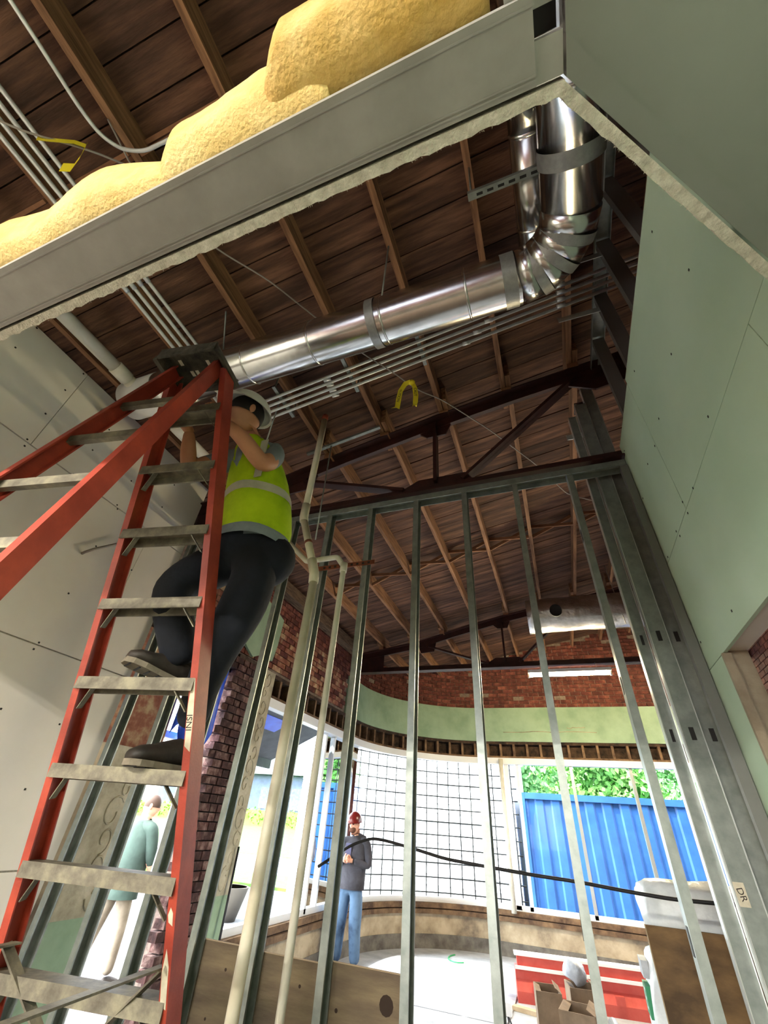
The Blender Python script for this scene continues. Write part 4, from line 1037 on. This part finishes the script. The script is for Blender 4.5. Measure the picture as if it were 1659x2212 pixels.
# vest shell: rings around the torso axis, open at the arm holes
def vest_shell(par, rings, m, nm='vest', n=30, y_axis=V((0, 1, 0))):
    vs = []; fs = []
    for (c, rx, ry) in rings:
        for k in range(n):
            a = 2*PI*k/n; wob = 1+.02*math.sin(5*a+c[2]*9)
            vs.append(V(c)+V((math.cos(a)*rx*wob, math.sin(a)*ry*wob, 0)))
    for i in range(len(rings)-1):
        for k in range(n): fs.append((i*n+k, i*n+(k+1) % n, (i+1)*n+(k+1) % n, (i+1)*n+k))
    return MB().add(vs, fs, True).build(nm, m, par)
R_ = [((-1.395, 1.515, 2.835), .200, .185), ((-1.40, 1.52, 2.90), .203, .19), ((-1.405, 1.505, 3.0), .200, .185), ((-1.41, 1.475, 3.10), .195, .172), ((-1.415, 1.44, 3.19), .185, .16), ((-1.42, 1.405, 3.27), .165, .145), ((-1.425, 1.36, 3.36), .13, .115), ((-1.43, 1.32, 3.41), .085, .08)]
vo = vest_shell(pw, R_, 'vest')
vest_shell(vo, [((-1.407, 1.49, 3.045), .202, .182), ((-1.41, 1.477, 3.095), .200, .178)], 'vest_band', 'reflective_band')
for xo in (.11,):
    MB().bar((-1.41+xo-.0, 1.30, 3.10), (-1.41+xo, 1.27, 3.35), .045, .006, (0, 1, 0)).build('reflective_band', 'vest_band', vo)
vest_shell(pw, [((-1.39, 1.51, 2.775), .196, .183), ((-1.393, 1.513, 2.82), .197, .184), ((-1.395, 1.515, 2.85), .196, .182)], 'tee_grey', 'shirt_hem')
hm, hf = head_mesh((-1.425, 1.185, 3.525), (-.45, -.75, .05), (0, -.12, 1))
ho = hm.build('head', 'skin', pw); ears(hf, ho, 'skin'); face(hf, ho)
cap_shell(hf, (.083, .104, .120, .004), .35, 'hair_dark', 'hair', ho)
cap_shell(hf, (.108, .138, .118, .035), .05, 'hat_white', 'hard_hat', pw, brim=(.10, .28))
hand(pw, (-1.41, 1.055, 3.305), (-.25, -1, .35), (1, .1, 0), (0, -.3, -1))
hand(pw, (-1.625, 1.045, 3.29), (0, -1, .35), (1, .1, 0), (0, -.3, -1), thumb=1)
boot(pw, (-1.475, 1.635, 1.765), (-1.535, 1.365, 1.765), (0, 0, 1), s=1.05)
boot(pw, (-1.53, 1.52, 2.07), (-1.655, 1.27, 2.12), (.05, .12, 1), s=1.05)
MB().sphere((-1.33, 1.56, 2.73), .18, .15, .15, 20, 14).build('seat_of_trousers', 'denim_dark', pw)

# --- man with the dark red hard hat standing at the rounded window
rx, ry = -3.22, 7.6
pr = thing('person', 'man in dark jacket, jeans and dark red hard hat standing by the window', 'person', (rx, ry, 0))
def P(dx, dy, z_, *r_): return (rx+dx, ry+dy, z_, *r_)
J = {'pelvis': P(0, 0, .93, .135, .11), 'belly': P(.01, -.01, 1.10, .14, .11), 'chest': P(.02, -.01, 1.28, .15, .115), 'upper': P(.02, 0, 1.42, .115, .085), 'neck': P(.01, -.02, 1.50, .055), 'skull': P(0, -.04, 1.58, .055),
     'hipA': P(-.10, 0, .86, .115), 'kneeA': P(-.13, -.02, .48, .092), 'ankA': P(-.16, .02, .09, .075), 'hipB': P(.10, 0, .86, .115), 'kneeB': P(.11, -.03, .48, .092), 'ankB': P(.13, .02, .09, .075),
     'shL': P(.20, .0, 1.41, .075), 'elL': P(.26, -.02, 1.13, .062), 'wrL': P(.08, -.19, 1.19, .04), 'shR': P(-.17, 0, 1.41, .075), 'elR': P(-.24, -.04, 1.14, .062), 'wrR': P(-.08, -.22, 1.20, .04)}
Eg = [('pelvis', 'belly', 1), ('belly', 'chest', 1), ('chest', 'upper', 1), ('upper', 'neck', 2), ('neck', 'skull', 2), ('pelvis', 'hipA', 0), ('hipA', 'kneeA', 0), ('kneeA', 'ankA', 0), ('pelvis', 'hipB', 0), ('hipB', 'kneeB', 0), ('kneeB', 'ankB', 0),
      ('upper', 'shL', 1), ('shL', 'elL', 1), ('elL', 'wrL', 1), ('upper', 'shR', 1), ('shR', 'elR', 1), ('elR', 'wrR', 1)]
skin_body('body', J, Eg, ['denim_blue', 'hoodie', 'skin_pale'], pr, 'pelvis', waist=.97)
vest_shell(pr, [(P(.01, 0, .86), .185, .15), (P(.01, 0, .95), .19, .155), (P(.015, -.005, 1.1), .195, .15), (P(.02, -.005, 1.25), .20, .15), (P(.02, 0, 1.38), .185, .12), (P(.02, 0, 1.45), .10, .08)], 'hoodie', 'jacket')
MB().tube([P(-.09, .06, 1.44), P(.02, .10, 1.47), P(.14, .06, 1.46)], [.03, .055, .03], 10).build('hood', 'hoodie', pr)
MB().obox(P(-.03, -.16, 1.27), (.045, 0, 0), (0, .004, 0), (0, 0, .12)).build('shirt_front', 'tee_purple', pr)
hm, hf = head_mesh(P(-.01, -.05, 1.62), (-.15, -1, -.12), (0, 0, 1)); ho = hm.build('head', 'skin_pale', pr); ears(hf, ho, 'skin_pale'); face(hf, ho)
b = MB().sphere(V(P(-.015, -.105, 1.555)), .055, .045, .045, 12, 8); b.build('beard', 'beard', ho)
cap_shell(hf, (.108, .136, .13, .04), .05, 'hat_red', 'hard_hat', pr, brim=(.10, .30), flip=True)
hand(pr, P(.06, -.20, 1.19), (-1, -.3, .1), (0, .2, 1), (0, -1, 0), 'skin_pale')
hand(pr, P(-.08, -.225, 1.20), (1, -.2, .1), (0, .2, 1), (0, -1, 0), 'skin_pale')
boot(pr, P(-.16, .05, 0), P(-.19, -.21, 0), (0, 0, 1)); boot(pr, P(.13, .05, 0), P(.15, -.21, 0), (0, 0, 1))

# --- man in the green shirt outside the door opening, seen from behind
rx, ry = -5.28, 5.3
pg = thing('person', 'man in grey-green shirt and khaki trousers outside the door opening, back turned', 'person', (rx, ry, -.02))
J = {'pelvis': P(0, 0, .92, .15, .125), 'belly': P(0, .02, 1.08, .165, .14), 'chest': P(0, .02, 1.26, .165, .125), 'upper': P(0, .01, 1.42, .13, .09), 'neck': P(.02, .0, 1.51, .06), 'skull': P(.04, 0, 1.6, .058),
     'hipA': P(-.09, 0, .85, .105), 'kneeA': P(-.14, -.06, .47, .078), 'ankA': P(-.2, -.1, .09, .058), 'hipB': P(.09, 0, .85, .105), 'kneeB': P(.11, .06, .47, .078), 'ankB': P(.10, .1, .09, .058),
     'shL': P(-.2, 0, 1.42, .085), 'elL': P(-.26, .05, 1.13, .068), 'wrL': P(-.22, .18, .92, .04), 'shR': P(.2, 0, 1.42, .085), 'elR': P(.26, .06, 1.13, .068), 'wrR': P(.22, .2, .95, .04)}
Eg = [('pelvis', 'belly', 1), ('belly', 'chest', 1), ('chest', 'upper', 1), ('upper', 'neck', 2), ('neck', 'skull', 2), ('pelvis', 'hipA', 0), ('hipA', 'kneeA', 0), ('kneeA', 'ankA', 0), ('pelvis', 'hipB', 0), ('hipB', 'kneeB', 0), ('kneeB', 'ankB', 0),
      ('upper', 'shL', 1), ('shL', 'elL', 1), ('elL', 'wrL', 2), ('upper', 'shR', 1), ('shR', 'elR', 1), ('elR', 'wrR', 2)]
skin_body('body', J, Eg, ['khaki', 'shirt_green', 'skin_pale'], pg, 'pelvis', waist=.95)
vest_shell(pg, [(P(0, .01, .74), .225, .19), (P(0, .01, .85), .22, .185), (P(0, .02, 1.05), .215, .18), (P(0, .02, 1.25), .215, .165), (P(0, .01, 1.40), .19, .13), (P(.01, 0, 1.48), .10, .085)], 'shirt_green', 'shirt')
hm, hf = head_mesh(P(.05, .02, 1.645), (.75, .65, -.05), (0, 0, 1), 1.05); ho = hm.build('head', 'skin_pale', pg); ears(hf, ho, 'skin_pale', 1.05); face(hf, ho)
cap_shell(hf, (.083, .105, .122, .008), .15, 'hair_brown', 'hair', ho)
hand(pg, P(-.22, .18, .92), (0, .2, -1), (0, 1, 0), (1, 0, 0), 'skin_pale'); hand(pg, P(.22, .2, .95), (0, .2, -1), (0, 1, 0), (-1, 0, 0), 'skin_pale')
boot(pg, P(-.2, -.15, -.02), P(-.2, .12, -.02), (0, 0, 1)); boot(pg, P(.1, .05, -.02), P(.14, .32, -.02), (0, 0, 1))
# --- second person outside, mostly behind the brick pier
rx, ry = -5.75, 6.75
pk = thing('person', 'person in pale jacket and khaki trousers outside, mostly hidden behind the brick pier', 'person', (rx, ry, -.02))
J = {'pelvis': P(0, 0, .90, .14, .12), 'belly': P(0, .02, 1.06, .15, .125), 'chest': P(0, .02, 1.24, .15, .115), 'upper': P(0, .01, 1.38, .12, .085), 'neck': P(0, .0, 1.47, .055), 'skull': P(0, -.02, 1.55, .055),
     'hipA': P(-.09, 0, .83, .1), 'kneeA': P(-.11, -.04, .45, .075), 'ankA': P(-.13, 0, .08, .056), 'hipB': P(.09, 0, .83, .1), 'kneeB': P(.11, .02, .45, .075), 'ankB': P(.12, .04, .08, .056),
     'shL': P(-.19, 0, 1.38, .08), 'elL': P(-.24, -.02, 1.1, .065), 'wrL': P(-.2, -.12, .92, .042), 'shR': P(.19, 0, 1.38, .08), 'elR': P(.24, -.02, 1.1, .065), 'wrR': P(.2, -.12, .92, .042)}
skin_body('body', J, Eg, ['khaki', 'khaki_shirt', 'skin_pale'], pk, 'pelvis', waist=.95)
vest_shell(pk, [(P(0, .01, .80), .195, .165), (P(0, .02, 1.05), .20, .165), (P(0, .02, 1.22), .195, .15), (P(0, .01, 1.36), .175, .115), (P(0, 0, 1.43), .09, .08)], 'khaki_shirt', 'jacket')
hm, hf = head_mesh(P(0, -.02, 1.59), (-.3, 1, 0), (0, 0, 1)); ho = hm.build('head', 'skin_pale', pk); ears(hf, ho, 'skin_pale'); face(hf, ho)
cap_shell(hf, (.108, .136, .122, .03), .05, 'hat_white', 'hard_hat', pk, brim=(.1, .28))
hand(pk, P(-.2, -.12, .92), (0, -.2, -1), (0, 1, 0), (1, 0, 0), 'skin_pale'); hand(pk, P(.2, -.12, .92), (0, -.2, -1), (0, 1, 0), (-1, 0, 0), 'skin_pale')
boot(pk, P(-.13, -.05, -.02), P(-.14, .22, -.02), (0, 0, 1)); boot(pk, P(.12, -.02, -.02), P(.14, .25, -.02), (0, 0, 1))

# ================================================================== THINGS ON THE FLOOR
# water-filled red barrier section
t = thing('traffic_barrier', 'red and white plastic barrier lying along the far wall', 'barrier', (-.1, 8.2, 0))
bA, bB = V((-1.0, 8.05, 0)), V((.85, 8.35, 0)); bd = (bB-bA).normalized(); bn = V((bd.y, -bd.x, 0))
MB().sweep([(-.16, 0), (.16, 0), (.16, .10), (.10, .20), (.10, .30), (-.10, .30), (-.10, .20), (-.16, .10)], bA, bB, bn, UPZ).build('body', 'barrier_red', t)
MB().sweep([(-.075, .30), (.075, .30), (.07, .40), (-.07, .40)], bA+bd*.03, bB-bd*.03, bn, UPZ).build('crest', 'barrier_red', t)
MB().sweep([(-.085, .40), (.085, .40), (.085, .425), (-.085, .425)], bA, bB, bn, UPZ).build('white_rim', 'barrier_white', t)
MB().sweep([(.10, .285), (.135, .285), (.135, .315), (.10, .315)], bA, bB, bn, UPZ).build('white_rim', 'barrier_white', t)
for q in (.25, .7, 1.2, 1.7): MB().obox(bA+bd*q+bn*.15+UPZ*.14, bd*.05, bn*.03, UPZ*.04).build('lug', 'barrier_red', t)
def carton(x, y_, wx, wy, h, rz, label, flap=True):
    t = thing('cardboard_box', label, 'box', (x, y_, 0), 'cardboard boxes by the barrier'); c_, s_ = math.cos(rz), math.sin(rz); ux = V((c_, s_, 0)); uy = V((-s_, c_, 0)); c = V((x, y_, 0))
    b_ = MB()
    for (cc_, a_, e_) in ((c+ux*wx/2, ux*.004, uy*wy/2), (c-ux*wx/2, ux*.004, uy*wy/2), (c+uy*wy/2, uy*.004, ux*wx/2), (c-uy*wy/2, uy*.004, ux*wx/2)):
        b_.obox(cc_+UPZ*h/2, a_, e_, UPZ*h/2)
    b_.obox(c+UPZ*.004, ux*wx/2, uy*wy/2, UPZ*.004); b_.build('carton', 'cardboard', t)
    for k in (1, -1):
        MB().bar(c+ux*k*wx/2*.98+UPZ*h, c+ux*k*wx*.28+UPZ*(h+.03*(1 if k > 0 else -.6)), wy*.96, .005, uy.cross(ux)).build('flap', 'cardboard', t)
    return t
carton(-.47, 6.05, .22, .30, .52, .15, 'tall open cardboard box in front of the red barrier')
carton(-.20, 5.7, .28, .32, .50, -.1, 'square cardboard box beside the tall open box')
carton(-.17, 6.6, .28, .3, .48, .2, 'cardboard box with a clear plastic bag on top')
t = thing('plastic_bag', 'crumpled clear plastic bag on top of a cardboard box', 'bag', (-.2, 6.6, .49))
b = MB().sphere((-.22, 6.6, .56), .10, .10, .09, 18, 12); b.v = [v+nvec(v*11)*.045 for v in b.v]; b.build('film', 'plastic_clear', t)
t = thing('lumber_offcut', 'short pale lumber offcut lying on the slab by the boxes', 'lumber', (-.8, 7.55, 0)); MB().bar((-1.0, 7.6, .02), (-.35, 7.45, .02), .09, .038).build('board', 'lumber', t)
t = thing('cardboard_tube', 'grey cardboard tube leaning out beside the boxes', 'tube', (.1, 5.6, 0)); MB().tube([(.06, 6.15, .36), (.28, 5.2, .04)], .038, 14).build('shell', 'duct_tape', t); MB().tube([(.28, 5.2, .04), (.284, 5.188, .036)], .036, 14).build('red_end', 'barrier_red', t)
t = thing('laser_level', 'small white instrument on a tripod with a cord on the slab', 'instrument', (-1.0, 7.05, 0))
MB().box(-1.05, -.95, 7.0, 7.09, .07, .17).build('case', 'barrier_white', t)
for (a, b) in ((-1.06, 6.98), (-.94, 6.98), (-1.0, 7.12)): MB().tube([(-1.0, 7.045, .08), (a, b, .0)], .008, 6).build('leg', 'tool_black', t)
tag(MB().tube(bend([(-1.02, 8.3, .006), (-1.0, 7.6, .006), (-1.0, 7.15, .006), (-1.08, 6.4, .006), (-1.05, 5.6, .006)], .1, 4), .006, 6).build('floor_cord', 'cable_grey'), 'thin grey cord lying on the concrete slab', 'cord')
tag(MB().box(.2, .75, 6.4, 7.2, .003, .05).build('plastic_sheet', 'plastic_clear'), 'folded clear plastic sheeting on the slab beside the boxes', 'sheeting')
# insulation bags with a plywood sheet leaning on them
def bag(label, c, rxx, ryy, rzz, seed, let=None):
    t = thing('insulation_bag', label, 'bag', (c[0], c[1], c[2]-rzz), 'stack of insulation bags')
    def f(q):
        k = 1.0/max(abs(q.x), abs(q.y), abs(q.z))**.75; return q*min(k, 1.28)
    b = MB().sphere(c, rxx, ryy, rzz, 26, 18, f); b.v = [v+nvec(v*7+V((seed, 0, 0)))*.02 for v in b.v]
    b.build('sack', 'bag_white', t); return t
bags = [((.56, 3.75, .34), 'white insulation bag at the bottom of the stack behind the plywood'), ((.54, 3.75, .93), 'white insulation bag with green lettering in the middle of the stack'), ((.60, 3.76, 1.36), 'white insulation bag on top of the stack behind the plywood')]
tb = None
for i, (c, lb) in enumerate(bags):
    q = bag(lb, c, .30, .25, (.33, .27, .14)[i], i)
    if i == 1: tb = q
MB().box(.232, .27, 3.66, 3.82, .92, 1.04).build('printed_panel', 'ink_green', tb)
MB().box(.236, .27, 3.66, 3.82, 1.07, 1.14).build('printed_panel', 'bag_grey', tb)
text('E', .12, frame((.2312, 3.74, .98), (0, -1, 0), None or (0, 0, 1), (-1, 0, 0)), 'bag_white', tb)
t = thing('plywood_sheet', 'dark stained plywood sheet leaning against the insulation bags', 'plywood', (.55, 3.3, 0))
MB().hexa([(.29, 3.14, .0), (.83, 3.14, .0), (.83, 3.16, .0), (.29, 3.16, .0), (.285, 3.44, 1.31), (.80, 3.44, 1.31), (.80, 3.46, 1.31), (.285, 3.46, 1.31)]).build('sheet', 'plywood_dark', t)
MB().hexa([(.286, 3.139, .0), (.2895, 3.139, .0), (.2895, 3.161, .0), (.286, 3.161, .0), (.281, 3.439, 1.311), (.2845, 3.439, 1.311), (.2845, 3.461, 1.311), (.281, 3.461, 1.311)]).build('cut_edge', 'ply_edge', t)
# blue tarp hung in the door transom, black rod on the ledge
t = thing('blue_tarp', 'bright blue tarp hanging over the door opening beside the brick pier', 'tarp', (XW, 3.8, 2.3))
vs = []; fs = []; nx, nz = 16, 14
for i in range(nx+1):
    for k in range(nz+1):
        yy = lerp(3.51, 4.11, i/nx); zz = lerp(2.22+.10*math.sin(i*.9), 3.16, k/nz)
        vs.append((XW+.06+.02*math.sin(i*1.4+k*.2), yy, zz))
for i in range(nx):
    for k in range(nz): fs.append((i*(nz+1)+k, (i+1)*(nz+1)+k, (i+1)*(nz+1)+k+1, i*(nz+1)+k+1))
tt = MB().add(vs, fs, True).build('sheet', 'tarp_blue', t); md = tt.modifiers.new('thick', 'SOLIDIFY'); md.thickness = .003
tag(MB().tube([(XW+.12, 4.98, .0), (XW+.08, 5.02, 1.35)], .012, 8).build('black_rod', 'tool_black'), 'thin black rod leaning upright against the window ledge', 'rod')
# door frame in the opening
dr = struct('door_1', 'white metal frame of the street door opening')
MB().box(XW-.12, XW-.04, 3.50, 3.55, 0, 2.2).build('door_jamb', 'white_frame', dr); MB().box(XW-.12, XW-.04, 4.02, 4.07, 0, 2.2).build('door_jamb', 'white_frame', dr)
MB().box(XW-.12, XW-.04, 3.50, 4.07, 2.2, 2.26).build('door_head', 'white_frame', dr)

# ================================================================== OUTSIDE
S(MB().box(-120, 80, -80, 160, -.2, -.13).build('ground', 'asphalt'))
S(MB().box(-10, -3.85, 3.0, 9.2, -.13, -.02).build('pavement', 'gravel'))
S(MB().box(-60, -4.2, 14.6, 17.4, -.13, -.06).build('lawn_strip', 'grass'))
S(MB().box(-90, 20, 17.6, 25, -.13, -.10).build('street', 'road'))
lw = MB().hexa([(-90, 25.2, -.13), (10, 25.2, -.13), (10, 46, -.13), (-90, 46, -.13), (-90, 25.2, -.1), (10, 25.2, -.1), (10, 46, .7), (-90, 46, .7)]).build('lawn', 'grass'); S(lw)
def leafy(m_, c, rad, n, size, seed):
    rr = random.Random(seed)
    for i in range(n):
        d = V((rr.gauss(0, 1), rr.gauss(0, 1), rr.gauss(0, 1))).normalized(); p = V(c)+V((d.x*rad[0], d.y*rad[1], d.z*rad[2]))*rr.uniform(.6, 1.05)
        a = V((rr.uniform(-1, 1), rr.uniform(-1, 1), rr.uniform(-1, 1))).normalized()*size; b = a.cross(V((rr.uniform(-1, 1), rr.uniform(-1, 1), rr.uniform(-1, 1)))).normalized()*size*.6
        m_.add([p-a, p+b, p+a, p-b], [(0, 1, 2, 3)])
    return m_
def tree(label, x, y_, h, R, seed, m):
    t = thing('tree', label, 'tree', (x, y_, -.13), 'trees behind the blue container')
    b = MB()
    for j in range(9):
        rr = random.Random(seed*10+j); leafy(b, (x+rr.uniform(-.55, .55)*R, y_+rr.uniform(-.4, .4)*R, h*(.42+.055*j)), (R*.75, R*.65, R*.5), 520, .12, seed*17+j)
    b.build('crown', m, t); MB().tube([(x, y_, -.13), (x+.1, y_, h*.45), (x, y_, h*.7)], [.16, .12, .06], 10).build('trunk', 'bark', t)
tree('pale green tree over the left end of the blue container', -2.1, 18.6, 5.0, 1.5, 1, 'leaf_a')
tree('bright green tree over the middle of the blue container', 1.3, 18.6, 5.2, 1.5, 2, 'leaf_b')
tree('green tree over the far right part of the container', 5.3, 18.6, 5.2, 1.5, 3, 'leaf_a')
tree('tall tree standing behind the other container trees', -.2, 22.6, 6.8, 2.0, 4, 'leaf_b')
tree('broad tree farther back between the container trees', 4.6, 23.2, 6.6, 1.7, 5, 'leaf_a')
# shipping container
t = thing('shipping_container', 'blue corrugated shipping container standing outside the far window', 'container', (3, 14.2, -.13))
CX0, CX1, CY = -1.15, 9.0, 13.1
pr_ = MB(); x = CX0; pts = []
while x < CX1:
    pts += [(x, 0), (x+.16, 0), (x+.20, .035), (x+.34, .035)]; x += .38
vs = []; fs = []
for (px_, dy) in pts: vs += [(px_, CY+dy, .05), (px_, CY+dy, 2.40)]
for i in range(len(pts)-1): fs.append((2*i, 2*i+2, 2*i+3, 2*i+1))
pr_.add(vs, fs).build('corrugated_side', 'container_blue', t)
MB().box(CX0, CX1, CY-.03, CY+2.4, 2.40, 2.53).build('top_rail', 'container_blue', t)
MB().box(CX0, CX1, CY-.03, CY+2.4, -.13, .06).build('bottom_rail', 'container_blue', t)
MB().box(CX0-.03, CX0+.12, CY-.035, CY+2.4, -.13, 2.53).build('corner_post', 'container_blue', t)
# white sided building
t = thing('siding_house', 'bright white sided building outside the rounded window', 'building', (-5, 13.6, -.13))
MB().box(-7.6, -1.35, 13.56, 17.0, -.13, 7.0).build('wall_core', 'siding', t)
zz = -.1; sm_ = None
while zz < 6.9:
    if sm_ is None:
        sm_ = MB().hexa([(-7.65, 13.50, 0), (-1.33, 13.50, 0), (-1.33, 13.56, 0), (-7.65, 13.56, 0), (-7.65, 13.535, .215), (-1.33, 13.535, .215), (-1.33, 13.56, .215), (-7.65, 13.56, .215)]).mesh('siding_board')
    link('siding_board', sm_, 'siding', t, loc=V((0, 0, zz))-V(t['org'])); zz += .21
# welded wire mesh guarding the rounded window
t = thing('wire_mesh', 'grid of grey welded wire guarding the rounded window outside', 'mesh', (-3, 10.2, .5))
s = S_ARC0+.3
def og(s, z_, off=-.55):
    p, tt_, nn = wall_path(s); q = p+nn*off; return V((q.x, q.y, z_))
vb = []
while s < sX(-1.0):
    MB().tube([og(s, .3), og(s, 3.0)], .012, 5).build('wire', 'mesh_wire', t); vb.append(s); s += .19
zz = .45
while zz < 2.95:
    MB().tube([og(S_ARC0+.3+(sX(-1.0)-S_ARC0-.3)*i/26, zz) for i in range(27)], .012, 5).build('wire', 'mesh_wire', t); zz += .22
# awning over the street window
t = thing('awning', 'dark awning with blue underside strips over the street window outside', 'awning', (XW-.6, 6.2, 2.6))
MB().hexa([(XW-.27, 4.9, 2.88), (XW-1.25, 4.9, 2.42), (XW-1.25, 7.3, 2.42), (XW-.32, 7.3, 2.86), (XW-.32, 4.9, 2.88), (XW-1.25, 4.9, 2.44), (XW-1.25, 7.3, 2.44), (XW-.32, 7.3, 2.88)]).build('canopy', 'awning', t)
MB().hexa([(XW-.36, 4.95, 2.83), (XW-.62, 4.95, 2.705), (XW-.62, 6.3, 2.705), (XW-.36, 6.3, 2.83), (XW-.36, 4.95, 2.835), (XW-.62, 4.95, 2.71), (XW-.62, 6.3, 2.71), (XW-.36, 6.3, 2.835)]).build('blue_strip', 'tarp_blue', t)
MB().box(XW-1.27, XW-1.23, 4.9, 7.3, 2.30, 2.44).build('valance', 'awning', t)
# grey house and hedge across the street
t = thing('grey_house', 'grey-blue house across the street behind the hedge', 'building', (-34, 50, -.13))
MB().box(-48, -20, 49, 58, -.13, 5.4).build('wall', 'house_grey', t)
MB().hexa([(-49, 48.2, 5.4), (-19, 48.2, 5.4), (-19, 59, 5.4), (-49, 59, 5.4), (-47, 53, 9), (-21, 53, 9), (-21, 54, 9), (-47, 54, 9)]).build('roof', 'roof_dark', t)
for x in (-45, -41, -37, -33, -29, -25): MB().box(x, x+1.6, 48.95, 49, 2.2, 4.2).build('window', 'awning', t)
t = thing('hedge', 'bright green clipped hedge across the street', 'hedge', (-34, 46.3, .6))
hb = MB()
for i in range(60): leafy(hb, (-52+i*.6, 46.3, 1.4), (.55, .7, .8), 60, .16, i)
hb.build('leaves', 'leaf_c', t); MB().box(-52, -17, 45.9, 46.7, .6, 2.0).build('branches', 'leaf_c', t)
t = thing('planter', 'low dark planter outside the street window', 'planter', (-7.0, 10.0, -.13))
MB().tube([(-7.0, 10.0, -.13), (-7.0, 10.0, .0), (-7.0, 10.0, .4)], [.22, .26, .38], 18).build('bowl', 'planter', t)
MB().tube([(-7.0, 10.0, .38), (-7.0, 10.0, .40)], .34, 18).build('soil', 'bark', t)
